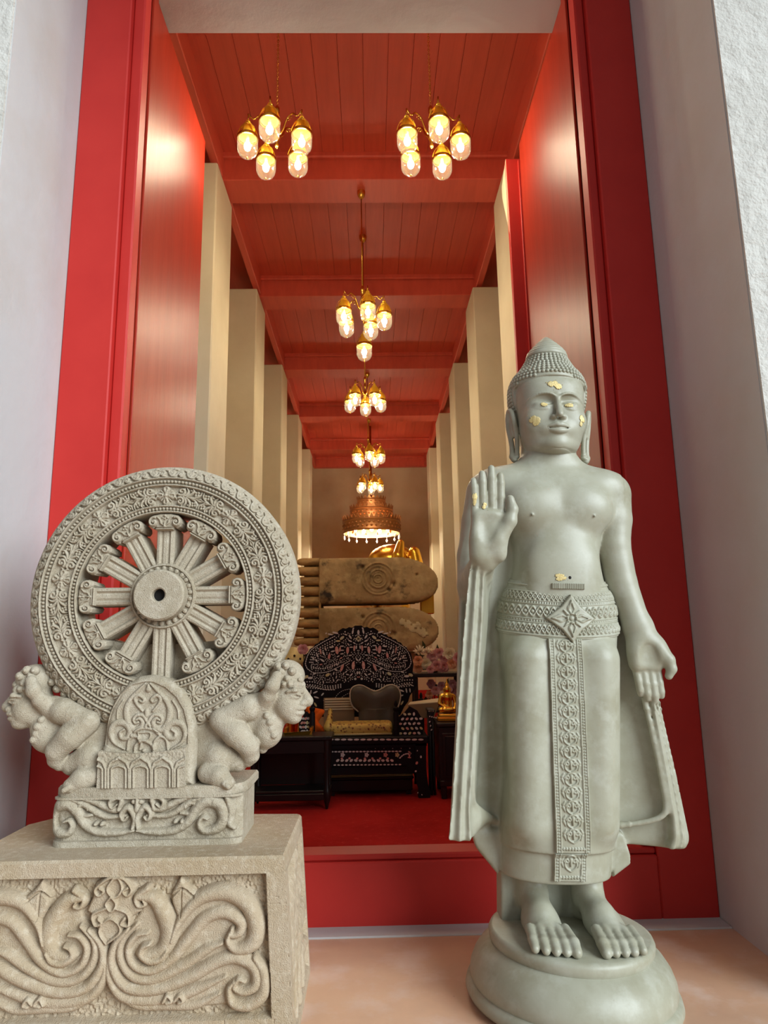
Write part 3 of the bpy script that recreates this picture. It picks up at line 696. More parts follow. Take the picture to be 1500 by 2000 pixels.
def build_hands(f):
    # raised right hand, palm to the viewer
    f.box((-.287, -.262, 1.485), (.056, .021, .085), .02, .02)
    f.ell((-.262, -.275, 1.465), (.032, .026, .065), .02, rot=Matrix.Rotation(-.30, 4, 'Y'))      # thumb mound
    f.ell((-.322, -.270, 1.47), (.024, .022, .07), .02)
    f.ell((-.287, -.268, 1.558), (.05, .02, .022), .02)
    f.cone((-.296, -.248, 1.41), (-.290, -.256, 1.46), .042, .050, .02, sq=(1, .6, 1))
    for (x0, x1, z1, r) in ((-.331, -.336, 1.690, .0135), (-.303, -.306, 1.716, .0150), (-.272, -.274, 1.736, .0155), (-.243, -.243, 1.712, .0150)):
        zb = 1.555; zm = zb + (z1 - zb) * .42; zn = zb + (z1 - zb) * .72
        f.chain([(x0, -.262, zb), (x0 + (x1 - x0) * .4, -.268, zm), (x0 + (x1 - x0) * .7, -.270, zn), (x1, -.266, z1 - r)], [r * 1.08, r, r * .97, r * .82], .004, .003)
    f.chain([(-.250, -.275, 1.475), (-.216, -.285, 1.535), (-.206, -.286, 1.575), (-.213, -.284, 1.612)], [.026, .023, .0175, .013], .018, .006)
    f.ell((-.296, -.300, 1.515), (.026, .012, .042), .02, 'sub')
    # lowered left hand, palm forward
    f.box((.312, -.062, 1.105), (.056, .024, .062), .022, .025, rot=Matrix.Rotation(.10, 4, 'Y'))
    f.ell((.352, -.072, 1.115), (.034, .026, .055), .02, rot=Matrix.Rotation(-.45, 4, 'Y'))
    f.ell((.270, -.068, 1.10), (.024, .024, .06), .02)
    f.cone((.298, -.05, 1.185), (.306, -.058, 1.12), .047, .050, .03, sq=(1, .65, 1))
    for (x0, x1, z1, r) in ((.270, .284, .952, .0135), (.294, .308, .936, .0150), (.320, .334, .928, .0155), (.345, .357, .946, .0145)):
        zb = 1.05
        f.chain([(x0, -.060, zb + .01), (x0 + (x1 - x0) * .4, -.068, zb - (zb - z1) * .42), (x0 + (x1 - x0) * .7, -.068, zb - (zb - z1) * .72), (x1, -.062, z1 + r)], [r * 1.08, r, r * .97, r * .85], .004, .003)
    f.chain([(.352, -.075, 1.12), (.380, -.085, 1.085), (.388, -.088, 1.055), (.378, -.085, 1.030)], [.026, .022, .0175, .014], .016, .006)
    f.ell((.308, -.097, 1.098), (.026, .010, .036), .02, 'sub')
def hair_d(x, y, z):
    """distance-like field of the hair mass and top-knot (without curls)"""
    rows = np.array([(1.98, 0, .055, .128, .105), (2.03, 0, .045, .140, .125), (2.08, 0, .035, .148, .142), (2.13, 0, .028, .146, .145), (2.165, 0, .026, .130, .132), (2.19, 0, .024, .108, .110), (2.215, 0, .022, .092, .094), (2.245, 0, .02, .074, .076), (2.262, 0, .02, .060, .062)], float)
    zz = np.ravel(z); I = [smooth_interp(zz, rows[:, 0], rows[:, j]).reshape(np.shape(z)) for j in range(1, 5)]
    q = np.sqrt(((x - I[0]) / I[2]) ** 2 + ((y - I[1]) / I[3]) ** 2)
    return (q - 1) * np.minimum(I[2], I[3])
def build_head():
    f = Field((-.18, -.20, 1.79), (.18, .20, 2.35), .0026)
    f.loft([(1.79, -.003, .018, .112, .096), (1.88, -.003, .012, .100, .094)], .01)
    f.loft([(1.832, 0, -.03, .055, .075), (1.85, 0, -.022, .085, .095), (1.885, 0, -.012, .108, .112), (1.93, 0, -.004, .120, .122), (1.99, 0, .0, .127, .127), (2.05, 0, .004, .131, .130), (2.11, 0, .01, .130, .128), (2.15, 0, .02, .115, .115)], .012, n=2.35, capr=.02)
    f.ell((0, .07, 1.98), (.115, .09, .13), .03)
    # hair mass with the face window left out
    def hair(x, y, z):
        d = np.maximum(hair_d(x + 0 * y, y + 0 * x, z), np.maximum(1.97 - z, z - 2.262))
        hl = 2.128 - .55 * np.clip(np.abs(x) - .03, 0, 1) ** 1.8 * 2
        wy = -.012 + .10 * np.clip((z - 2.03) / .1, 0, 1) * 0
        win = smax(smax(z - hl, y - wy, .012), np.abs(x) - .20, .01)
        return smax(d, -win, .006)
    f.op(hair, (-.16, -.13, 1.97), (.16, .19, 2.27), .002)
    # lotus-bud cap of the top-knot
    f.loft([(2.240, 0, .02, .070, .070), (2.246, 0, .02, .080, .080), (2.258, 0, .02, .081, .081), (2.278, 0, .02, .070, .070), (2.300, 0, .02, .051, .051), (2.322, 0, .02, .030, .030), (2.336, 0, .02, .015, .015), (2.345, 0, .02, .004, .004)], .004, capr=.006)
    f.op(lambda x, y, z: -.0016 * np.cos((z - 2.27) * 2 * PI / .0125) * ((z > 2.262) & (z < 2.315)) + 0 * x * y, (-.08, -.06, 2.26), (.08, .1, 2.32), 0, 'shift', pad=0)
    # brow ridge: one long gentle wave
    for s in (-1, 1):
        br = curve([(s * .003, -.127, 2.032), (s * .022, -.131, 2.047), (s * .055, -.122, 2.052), (s * .088, -.100, 2.042), (s * .106, -.078, 2.026)], 16)
        f.chain(br, [.0050] * len(br), .010, .004)
        f.ell((s * .050, -.125, 2.025), (.038, .012, .012), .022, 'sub')            # eye hollow
        f.ell((s * .049, -.104, 2.010), (.034, .021, .0155), .007)                  # lowered lid
        lid = curve([(s * .018, -.118, 2.008), (s * .034, -.1245, 2.002), (s * .050, -.124, 2.001), (s * .068, -.1155, 2.004), (s * .084, -.101, 2.009)], 14)
        f.chain(lid, [.0034] * len(lid), .003, .002)
        low = [(x, y + .001, z - .0085 + .002 * abs(i - 7) / 7) for i, (x, y, z) in enumerate(lid)]
        f.chain(low, [.0026] * len(low), .005, .002)
        cr = [(x, y + .001, z + .0150 - .0012 * abs(i - 7)) for i, (x, y, z) in enumerate(lid)]
        f.chain(cr, [.0026] * len(cr), .003, .002, mode='sub')
        f.ell((s * .066, -.088, 1.955), (.045, .030, .045), .04)                    # cheek
    # nose
    f.chain([(0, -.118, 2.046), (0, -.136, 2.005), (0, -.151, 1.968)], [.0085, .0095, .0135], .012, .008)
    for s in (-1, 1):
        f.ell((s * .0175, -.134, 1.9575), (.0115, .015, .0095), .007)
        f.ell((s * .010, -.153, 1.949), (.0055, .008, .004), .004, 'sub')
    f.ell((0, -.157, 1.960), (.0105, .011, .0095), .007)
    # wide calm smile
    f.ell((0, -.110, 1.918), (.062, .030, .030), .02)
    up = curve([(-.058, -.1090, 1.9300), (-.034, -.1295, 1.9225), (-.010, -.1405, 1.9265), (0, -.1405, 1.9240), (.010, -.1405, 1.9265), (.034, -.1295, 1.9225), (.058, -.1090, 1.9300)], 24)
    f.chain(up, [.0045 + .0055 * math.sin(PI * i / (len(up) - 1)) for i in range(len(up))], .004, .003)
    lo = curve([(-.046, -.119, 1.9165), (-.024, -.1325, 1.9075), (0, -.138, 1.9045), (.024, -.1325, 1.9075), (.046, -.119, 1.9165)], 20)
    f.chain(lo, [.004 + .006 * math.sin(PI * i / (len(lo) - 1)) for i in range(len(lo))], .004, .003)
    mo = curve([(-.068, -.1035, 1.9340), (-.050, -.121, 1.9210), (-.024, -.139, 1.9150), (0, -.1465, 1.9155), (.024, -.139, 1.9150), (.050, -.121, 1.9210), (.068, -.1035, 1.9340)], 24)
    f.chain(mo, [.0026] * len(mo), .002, .002, mode='sub')
    f.cone((0, -.141, 1.946), (0, -.144, 1.934), .003, .003, .004, 'sub')
    f.ell((0, -.098, 1.865), (.040, .034, .028), .025)                              # chin
    # long ears, standing a little away from the head
    for s in (-1, 1):
        E = -.010
        f.ell((s * .136, .022, 1.980 + E), (.017, .028, .052), .006)
        ro = curve([(s * .134, -.012, 1.950 + E), (s * .142, -.018, 1.985 + E), (s * .149, -.012, 2.022 + E), (s * .156, .006, 2.032 + E), (s * .159, .018, 2.006 + E), (s * .156, .020, 1.965 + E), (s * .149, .016, 1.925 + E), (s * .145, .012, 1.89 + E), (s * .145, .010, 1.852 + E)], 34)
        f.chain(ro, [.0095] * len(ro), .004, .003)
        f.cone((s * .146, .006, 2.010 + E), (s * .140, .004, 1.935 + E), .012, .010, .008)
        li = curve([(s * .134, -.012, 1.955 + E), (s * .130, -.008, 1.925 + E), (s * .128, -.004, 1.89 + E), (s * .129, .0, 1.850 + E)], 12)
        f.chain(li, [.0085] * len(li), .004, .003)
        f.chain([(s * .128, .0, 1.852 + E), (s * .138, .003, 1.840 + E), (s * .146, .008, 1.850 + E)], [.0105, .0125, .0115], .006, .006)
    for z in (1.812, 1.828, 1.843):
        f.op(lambda x, y, zz, z=z: .0022 * np.exp(-((zz - z) / .0022) ** 2) + 0 * x * y, (-.14, -.12, z - .008), (.14, .14, z + .008), 0, 'shift', pad=0)
    return f
BODY = build_body(); build_hands(BODY)
HEAD = build_head()
v1, f1 = BODY.mesh(); v1 = relax(v1, f1, 2); mk_ = ((v1[:, 0] > .24) & (v1[:, 2] < .91) | (v1[:, 0] < -.24) & (v1[:, 2] < 1.37)); v1 = np.where(mk_[:, None], relax(v1, f1, 14), v1); v2, f2 = HEAD.mesh()
fig = link('figure', np.concatenate([v1, v2]), np.concatenate([f1, f2 + len(v1)]), 'statue_stone', ST, True)
def body_front(x, z):
    """first surface met coming from the viewer, at local x, z (arrays)"""
    D = BODY.D; ix = np.clip(((x - BODY.lo[0]) / BODY.res), 0, D.shape[0] - 1.01); iz = np.clip(((z - BODY.lo[2]) / BODY.res), 0, D.shape[2] - 1.01)
    i0, k0 = ix.astype(int), iz.astype(int); a, c = ix - i0, iz - k0
    col = (D[i0, :, k0].T * (1 - a) * (1 - c) + D[i0 + 1, :, k0].T * a * (1 - c) + D[i0, :, k0 + 1].T * (1 - a) * c + D[i0 + 1, :, k0 + 1].T * a * c)   # (ny, N)
    neg = col < 0; first = np.argmax(neg, 0); hit = neg.any(0) & (first > 0); first = np.maximum(first, 1)
    r = np.arange(col.shape[1]); d0, d1 = col[first - 1, r], col[first, r]
    return np.where(hit, BODY.lo[1] + (first - 1 + d0 / (d0 - d1 + 1e-9)) * BODY.res, np.nan)
# curls of the hair, in rows that follow the skull
b = MB(); zc = 2.0; row = 0
zs = []
while zc < 2.252: zs.append(zc); zc += .0135 if zc < 2.15 else .0125
for row, z in enumerate(zs):
    rr = np.interp(z, [1.98, 2.03, 2.08, 2.13, 2.165, 2.19, 2.215, 2.245], [.128, .140, .148, .146, .130, .108, .092, .074])
    n = 58 if z < 2.16 else 48 if z < 2.2 else 40
    for k in range(n):
        a = 2 * PI * (k + .5) / n; ca, sa = math.cos(a), math.sin(a)
        r = rr
        for _ in range(6): r -= float(hair_d(np.array([ca * r]), np.array([.03 + sa * r]), np.array([z]))[0])
        x, y = ca * r, .03 + sa * r
        hl = 2.134 - 1.1 * max(abs(x) - .03, 0) ** 1.8
        if (y < -.006 and z < hl + .004) or y > .15: continue
        b.ball((x, y, z), .0078, 7, 5)
o = b.build('curls', 'statue_stone', ST, True); o['kind'] = 'stuff'

# carved cloth bands: relief skins that follow the body
def skin(name, R, lift, m='statue_stone', parent=ST, clip=None, depth=.012):
    X, Z = np.meshgrid(R.x, R.y); y = body_front(X.ravel(), Z.ravel()).reshape(X.shape)
    y = np.where(np.isnan(y), -.05, y)
    k = 5      # smooth the carrier a little
    for ax in (0, 1):
        p = np.pad(y, [(k, k) if a == ax else (0, 0) for a in (0, 1)], mode='edge'); y = sum(np.take(p, np.arange(i, i + y.shape[ax]), axis=ax) for i in range(2 * k + 1)) / (2 * k + 1)
    V = np.stack([X, y - lift - R.H, Z], -1); ny, nx = X.shape
    Bk = np.stack([X, y + depth, Z], -1)
    F = grid_faces(ny, nx)
    ok = np.ones(len(F), bool)
    if clip is not None:
        C = clip(X, Z).ravel(); ok = C[F].all(1)
        F = F[ok]
    v = V.reshape(-1, 3); n = len(v)
    # skirt walls round the border so that the skin has thickness
    e = np.concatenate([F[:, [0, 1]], F[:, [1, 2]], F[:, [2, 3]], F[:, [3, 0]]]); key = np.sort(e, 1); _, inv, cnt = np.unique(key, axis=0, return_inverse=True, return_counts=True)
    bd = e[cnt[inv.ravel()] == 1]
    walls = np.stack([bd[:, 1], bd[:, 0], bd[:, 0] + n, bd[:, 1] + n], 1)
    return link(name, np.concatenate([v, Bk.reshape(-1, 3)]), np.concatenate([F, walls]), m, parent, True)
# belt: wraps the hips
TR = Field((-.26, -.22, 1.10), (.27, .22, 1.40), .006)
TR.loft(TRUNK, .02, n=2.25); TR.loft(SKIRT, .012, n=2.3, capr=.008)
def tri(F_, x, y, z):
    q = [np.clip((c - F_.lo[i]) / F_.res, 0, F_.D.shape[i] - 1.01) for i, c in enumerate((x, y, z))]; i = [c.astype(int) for c in q]; t = [c - j for c, j in zip(q, i)]; o = 0
    for a in (0, 1):
        for b_ in (0, 1):
            for c in (0, 1): o = o + F_.D[i[0] + a, i[1] + b_, i[2] + c] * (t[0] if a else 1 - t[0]) * (t[1] if b_ else 1 - t[1]) * (t[2] if c else 1 - t[2])
    return o
R = Relief(-.40, .40, -.100, .092, .0017)               # arc length x height about the belt line
X, zrel = np.meshgrid(R.x, R.y)
def band(lo, hi, h): R.H[:] = np.where((zrel > lo) & (zrel < hi), np.maximum(R.H, h), R.H)
for lo, hi in ((.078, .084), (.056, .060), (.026, .030), (.014, .018), (-.038, -.034), (-.050, -.046), (-.094, -.088)): band(lo, hi, .0045)
def wave_row(zc, amp, per, w, h, ph=0):
    d = np.abs(zrel - zc - amp * np.sin(2 * PI * X / per + ph)); R.H[:] = np.maximum(R.H, np.where(d < w, h * np.sqrt(np.clip(1 - (d / w) ** 2, 0, 1)), 0))
def bead_row(zc, per, r, h):
    u = (X / per) % 1 - .5; d = np.hypot(u * per, zrel - zc); R.H[:] = np.maximum(R.H, np.where(d < r, h * np.sqrt(np.clip(1 - (d / r) ** 2, 0, 1)), 0))
wave_row(.043, .010, .034, .0045, .006); wave_row(.043, .010, .034, .0045, .006, PI); bead_row(.043, .017, .004, .005)
bead_row(.022, .0095, .0036, .004); bead_row(-.0420, .0095, .0036, .004)
wave_row(-.010, .016, .048, .005, .007); wave_row(-.010, .016, .048, .005, .007, PI); bead_row(-.010, .024, .007, .007)
wave_row(-.069, .013, .034, .0045, .006); wave_row(-.069, .013, .034, .0045, .006, PI * .9); bead_row(-.069, .017, .004, .005)
ang = X / .185; dxx, dyy = np.sin(ang), -np.cos(ang); Zw = 1.248 + zrel + .030 * (ang / 1.6) ** 2
rad = np.full(X.shape, .185)
for _ in range(8): rad = rad - tri(TR, .008 + dxx * rad, dyy * rad, Zw) * .9
rad = np.clip(rad, .12, .24)
Vf = np.stack([.008 + dxx * (rad + .004 + R.H), dyy * (rad + .004 + R.H), Zw], -1).reshape(-1, 3); Vb = np.stack([.008 + dxx * (rad - .012), dyy * (rad - .012), Zw], -1).reshape(-1, 3)
Fg = grid_faces(*X.shape); e = np.concatenate([Fg[:, [0, 1]], Fg[:, [1, 2]], Fg[:, [2, 3]], Fg[:, [3, 0]]]); _, inv, cnt = np.unique(np.sort(e, 1), axis=0, return_inverse=True, return_counts=True); bd = e[cnt[inv.ravel()] == 1]
link('belt', np.concatenate([Vf, Vb]), np.concatenate([Fg, np.stack([bd[:, 1], bd[:, 0], bd[:, 0] + len(Vf), bd[:, 1] + len(Vf)], 1)]), 'statue_stone', ST, True)
R = Relief(-.045, .070, 1.322, 1.342, .0016)          # pleated tab above the clasp
R.H += .004 * (np.abs(((R.x[None, :] / .0065) % 1) - .5) < .28)
skin('belt_tab', R, .004)
# diamond clasp with a flower
cx, cz = .016, 1.220
R = Relief(cx - .095, cx + .095, cz - .09, cz + .09, .0014)
dia = [(cx - .088, cz), (cx - .035, cz - .040), (cx, cz - .084), (cx + .035, cz - .040), (cx + .088, cz), (cx + .035, cz + .040), (cx, cz + .084), (cx - .035, cz + .040)]
R.poly(dia, .012, .006)
Hc = R.H.copy()
for k in range(8):
    a = k * PI / 4; L = (.068 if k % 4 == 0 else .062 if k % 2 == 0 else .040); w = .017 if k % 2 == 0 else .007
    c, s = math.cos(a), math.sin(a)
    R.stroke([(cx + c * .018, cz + s * .018), (cx + c * L * .55, cz + s * L * .55), (cx + c * L, cz + s * L)], [w * .5, w, w * .15], .009, 'max', base=.010)
    if k % 2 == 0: R.stroke([(cx + c * .022, cz + s * .022), (cx + c * L * .5, cz + s * L * .5), (cx + c * L * .8, cz + s * L * .8)], [w * .25, w * .5, w * .1], .006, 'cut')
R.dot(cx, cz, .020, .006, 'add'); R.dot(cx, cz, .014, .008, 'cut'); R.dot(cx, cz, .009, .008, 'add')
mk = Hc > .0005
skin('belt_clasp', R, .008, clip=lambda X, Z: mk)
# sash panel down the front, with its lower end
def sash(name, x0, x1, z0, z1, tilt, motifs):
    res = .0016; R = Relief(min(x0, x0 + tilt) - .004, max(x1, x1 + tilt) + .004, z0, z1, res)
    X, Z = np.meshgrid(R.x, R.y); s = (Z - z1) / (z0 - z1 + 1e-9); U_ = X - tilt * s          # straightened
    hw = (x1 - x0) / 2; c = (x0 + x1) / 2; u = U_ - c
    R.H += .003
    for e in (hw - .003, hw - .0175): R.H = np.maximum(R.H, .007 * (np.abs(np.abs(u) - e) < .0026))
    bd = np.hypot(np.abs(u) - (hw - .010), ((Z / .0095) % 1 - .5) * .0095); R.H = np.maximum(R.H, np.where(bd < .0045, .003 + .004 * np.sqrt(np.clip(1 - (bd / .0045) ** 2, 0, 1)), 0))
    rows = np.hypot(((u / .0095) % 1 - .5) * .0095, Z - (z0 + .012)); R.H = np.maximum(R.H, np.where((rows < .0042) & (np.abs(u) < hw - .016), .007, 0))
    n = max(1, round((z1 - z0 - .04) / .042)); pz = (z1 - z0 - .034) / n
    for k in range(n):
        zc = z0 + .03 + pz * (k + .5); t = tilt * (zc - z1) / (z0 - z1); q = c + t
        for sg in (-1, 1):
            R.stroke(spiral(q + sg * .013, zc + .006, .010, PI * (0 if sg > 0 else 1), .95, .002, 16, sg), .0036, .007, base=.001)
            R.stroke(curve([(q, zc - pz * .48), (q + sg * .014, zc - pz * .30), (q + sg * .020, zc - .002), (q + sg * .012, zc + pz * .4), (q, zc + pz * .5)], 14), .0034, .007, base=.001)
            R.stroke([(q + sg * .024, zc - .012), (q + sg * .030, zc + .002)], [.002, .006], .006, base=.001)
            R.stroke([(q + sg * .030, zc + .010), (q + sg * .024, zc + .020)], [.006, .002], .006, base=.001)
        R.stroke([(q, zc - .008), (q, zc + .012)], [.003, .0075], .010)
    sk = skin(name, R, .005, clip=lambda X, Z: np.abs(u) < hw); return sk
sash('sash_panel', -.066, .050, .468, 1.150, .008, 16)
sash('sash_end', -.060, .048, .376, .462, -.002, 2)

# ---- lotus base
R0 = .258
b = MB().lathe([(.325, .0), (.338, .004), (.345, .018), (.340, .036), (.326, .044), (.330, .055), (.328, .080), (.316, .110), (.296, .138), (.272, .155), (.262, .160), (.266, .168), (.268, .185), (.263, .196), (.252, .2005), (.001, .201)], 72, (.012, -.05, 0))
o = b.build('base', 'statue_stone', ST); autosmooth(o, 50)
tag(ST, 'grey stone standing Buddha with one palm raised, on a round base', 'statue')
# ---- squares of gold leaf pressed onto the stone
def leaf_patch(name, field, cx, cz, w, h, seed, lift=.0012, blobs=5):
    rg = np.random.default_rng(seed); n = 34
    xs = np.linspace(cx - w, cx + w, n); zs = np.linspace(cz - h, cz + h, n); X, Z = np.meshgrid(xs, zs)
    bl = [(rg.uniform(-.45, .45) * w + cx, rg.uniform(-.45, .45) * h + cz, rg.uniform(.3, .6)) for _ in range(blobs)]
    m = np.zeros(X.shape)
    for (bx, bz_, r) in bl: m = np.maximum(m, 1 - np.hypot((X - bx) / w, (Z - bz_) / h) / r)
    m += .25 * (rg.random(X.shape) - .5); ok = (m > .05).ravel()
    D = field.D; lo = field.lo; res = field.res
    i = np.clip(((X - lo[0]) / res).round().astype(int), 0, D.shape[0] - 1).ravel(); k = np.clip(((Z - lo[2]) / res).round().astype(int), 0, D.shape[2] - 1).ravel()
    col = D[i, :, k]; neg = col < 0; f_ = np.maximum(np.argmax(neg, 1), 1); r = np.arange(len(i)); d0, d1 = col[r, f_ - 1], col[r, f_]
    y = (lo[1] + (f_ - 1 + d0 / (d0 - d1 + 1e-9)) * res).reshape(X.shape)
    p = np.pad(y, 1, mode='edge'); y = (p[:-2, 1:-1] + p[2:, 1:-1] + p[1:-1, :-2] + p[1:-1, 2:] + 2 * y) / 6
    V = np.stack([X, y - lift, Z], -1).reshape(-1, 3); F = grid_faces(n, n); F = F[ok[F].all(1)]
    o = link(name, V, F, 'gold_leaf', ST, True)
    so = o.modifiers.new('thick', 'SOLIDIFY'); so.thickness = .001; so.offset = 1
    return o
leaf_patch('gold_leaf_flake', HEAD, -.008, 2.084, .034, .028, 1)
MB().ball((.018, float(body_front(np.array([.018]), np.array([1.362]))[0]) + .001, 1.362), (.006, .003, .006), 10, 6).build('navel_shade_dot', 'recess_shade', ST, True)  # black dot: the shade of the navel put in as colour
leaf_patch('gold_leaf_flake', HEAD, -.046, 2.008, .022, .013, 2)
leaf_patch('gold_leaf_flake', HEAD, .047, 2.009, .026, .014, 3)
leaf_patch('gold_leaf_flake', HEAD, -.088, 1.945, .024, .026, 4)
leaf_patch('gold_leaf_flake', HEAD, .090, 1.948, .016, .026, 5)
leaf_patch('gold_leaf_flake', BODY, -.010, 1.362, .026, .014, 6)
leaf_patch('gold_leaf_flake', BODY, -.332, 1.605, .011, .030, 7)
leaf_patch('gold_leaf_flake', BODY, -.300, 1.585, .012, .016, 8)

# ================================================================ carved pedestal and stone wheel (left of the doorway)
def plate(name, R, mask, M, depth, m, parent, taper=0.0):
    """relief front (height towards -Y of its own frame) cut to a mask, with side walls back to 'depth'"""
    X, Z = np.meshgrid(R.x, R.y); ny, nx = X.shape
    V = np.stack([X, -R.H, Z], -1).reshape(-1, 3); F = grid_faces(ny, nx)
    if mask is not None: F = F[mask.ravel()[F].all(1)]
    e = np.concatenate([F[:, [0, 1]], F[:, [1, 2]], F[:, [2, 3]], F[:, [3, 0]]]); _, inv, cnt = np.unique(np.sort(e, 1), axis=0, return_inverse=True, return_counts=True); bd = e[cnt[inv.ravel()] == 1]
    bi = np.unique(bd); mp = -np.ones(len(V), int); mp[bi] = np.arange(len(bi)) + len(V)
    Vb = V[bi].copy(); c = Vb.mean(0); Vb[:, 0] = c[0] + (Vb[:, 0] - c[0]) * (1 - taper); Vb[:, 2] = c[2] + (Vb[:, 2] - c[2]) * (1 - taper); Vb[:, 1] = depth
    F = np.concatenate([F, np.stack([bd[:, 1], bd[:, 0], mp[bd[:, 0]], mp[bd[:, 1]]], 1)])
    A = np.concatenate([V, Vb]); used = np.unique(F); mp = np.zeros(len(A), int); mp[used] = np.arange(len(used)); A = A[used]; F = mp[F]
    if M is not None:
        Mn = np.array(M); A = A @ Mn[:3, :3].T + Mn[:3, 3]
    o = link(name, A, F, m, parent, False); autosmooth(o, 50); return o
def noise2(shape, cell, seed):
    rg = np.random.default_rng(seed); h, w = int(shape[0] / cell) + 3, int(shape[1] / cell) + 3; g = rg.random((h, w)) - .5
    y = np.arange(shape[0]) / cell; x = np.arange(shape[1]) / cell; i = y.astype(int); j = x.astype(int); a = (y - i)[:, None]; b = (x - j)[None, :]
    return g[i][:, j] * (1 - a) * (1 - b) + g[i + 1][:, j] * a * (1 - b) + g[i][:, j + 1] * (1 - a) * b + g[i + 1][:, j + 1] * a * b

# ---------------------------------------------------------------- pedestal
PY, PZ, PX = 2.20, .53, -.757
PW = .486                               # half width at the top
ped = empty('carved_pedestal', (PX, PY, 0))
def bat(z): return 1 + .13 * (PZ - z)   # batter: wider at the foot
def pc(cx, cy):                          # measured point of the carving -> local x, z
    p = onY(cx / 2.419, 1560 + cy / 2.4205, PY); return (p[0] - PX, p[2])
R = Relief(-PW, PW, 0, .4825, .0019); X, Z = np.meshgrid(R.x, R.y)
ix0, ix1, iz0, iz1 = -PW + .060, PW - .056, .098, .4815
ins = (X > ix0) & (X < ix1) & (Z > iz0) & (Z < iz1)
edge = np.minimum.reduce([X - ix0, ix1 - X, Z - iz0, iz1 - Z])
REC = -.030
base = np.where(ins, REC * np.clip(edge / .006, 0, 1), 0)
R.H = np.full(X.shape, -1.0)
MID = pc(500, 800)[0]
def mir(pts): return [(2 * MID - x, z) for x, z in pts]
def S2(cpts, w, h, n=30, both=True, flat=0, mode='max'):
    q = curve([pc(*c) for c in cpts], n)
    if mode == 'max': w = np.array(w) * 1.18; h = h * 1.12
    w = float(w) if np.ndim(w) == 0 else list(w)
    for pts in ((q, mir(q)) if both else (q,)): R.stroke(pts, w, h, mode, flat=flat)
R.H = np.zeros(X.shape)
# broad body of the scroll first, then the ridges that fan out along it
def body(cpts, h, soft=.012):
    q = [pc(*c) for c in cpts]; R.poly(q, h, soft); R.poly(mir(q), h, soft)
body([(500, 760), (535, 640), (600, 610), (640, 560), (690, 440), (760, 480), (805, 600), (800, 680), (840, 560), (950, 450), (1080, 440), (1180, 540), (1200, 680), (1150, 750), (1210, 810), (1220, 950), (1150, 1000), (1060, 990), (960, 1000), (640, 1000), (540, 930), (500, 850)], .012)
# leaf-shaped hook by the middle
S2([(650, 470), (720, 480), (770, 560), (790, 640), (760, 720), (700, 745), (650, 735)], [.010, .020, .026, .026, .022, .016, .010], .030)
S2([(690, 430), (640, 470), (650, 510), (680, 505), (672, 482)], [.010, .010, .008, .006, .004], .030)
S2(spir := [(700, 690), (670, 705), (660, 740), (700, 770), (750, 760), (780, 720)], [.006, .010, .012, .014, .012, .008], .034)
# ridges sweeping round the hook and out to the right
S2([(690, 640), (640, 650), (600, 710), (620, 790), (700, 820), (800, 760), (880, 660), (960, 570), (1050, 545), (1120, 590), (1110, 640), (1075, 650), (1080, 620)], [.006, .010, .011, .012, .014, .016, .018, .018, .018, .016, .013, .010, .006], .030, 60)
S2([(640, 600), (570, 680), (565, 770), (620, 850), (720, 860), (860, 790), (960, 720), (1030, 690)], [.006, .011, .013, .014, .016, .016, .014, .006], .028, 40)
S2([(600, 620), (535, 700), (525, 800), (590, 900), (720, 910), (880, 850), (1000, 780), (1090, 760), (1170, 800), (1180, 880), (1130, 920), (1080, 900), (1100, 860), (1130, 870)], [.006, .011, .013, .015, .018, .018, .018, .018, .018, .016, .013, .010, .008, .005], .030, 60)
S2([(510, 760), (510, 850), (560, 940), (660, 965), (800, 950), (930, 900), (1040, 850)], [.008, .012, .014, .017, .018, .014, .006], .026, 40)
S2([(545, 940), (640, 990), (760, 990), (900, 985), (1010, 930)], [.008, .012, .014, .014, .006], .022, 30)
S2([(800, 680), (840, 580), (930, 480), (1050, 450), (1150, 500), (1190, 600), (1170, 690), (1100, 720), (1060, 680), (1070, 640)], [.006, .012, .018, .022, .024, .024, .022, .016, .010, .006], .032, 50)
S2([(1180, 760), (1215, 830), (1205, 930), (1140, 985), (1070, 975), (1055, 910), (1080, 870)], [.010, .016, .018, .018, .014, .010, .006], .030, 40)
S2([(760, 960), (780, 930), (800, 955), (775, 965)], .007, .036, 20); S2([(810, 955), (835, 930), (850, 955), (830, 965)], .007, .036, 20)
# buds standing in the hollows
for q in ([(848, 365), (885, 420), (920, 450), (905, 500), (850, 600), (820, 560), (800, 500), (795, 460)],):
    body(q, .024, .012)
S2([(800, 470), (850, 430), (905, 470)], .004, .008, 12, mode='cut'); S2([(850, 430), (845, 560)], .003, .006, 8, mode='cut')
# flower crest on the middle line
def mid(cpts, h, soft=.01): R.poly([pc(*c) for c in cpts], h, soft)
mid([(500, 700), (455, 640), (430, 560), (400, 540), (430, 470), (440, 410), (500, 365), (560, 355), (610, 380), (645, 420), (620, 480), (660, 540), (600, 580), (565, 640)], .022, .010)
S2([(540, 370), (500, 385), (450, 430), (465, 460), (490, 440), (470, 425)], .006, .031, 24, False); S2([(550, 370), (590, 385), (620, 430), (600, 460), (580, 440), (600, 425)], .006, .031, 24, False)
S2([(535, 380), (560, 380), (575, 430), (540, 470), (505, 430), (535, 380)], .006, .030, 24, False)
S2([(525, 465), (548, 500), (525, 535), (500, 500), (525, 465)], .005, .031, 20, False)
S2([(500, 520), (440, 550), (450, 600), (480, 590), (465, 570)], .006, .031, 24, False); S2([(545, 520), (600, 545), (605, 600), (570, 595), (585, 570)], .006, .031, 24, False)
S2([(500, 690), (470, 640), (480, 600), (520, 570), (560, 600), (560, 640), (500, 690)], .005, .029, 24, False)
carved = R.H
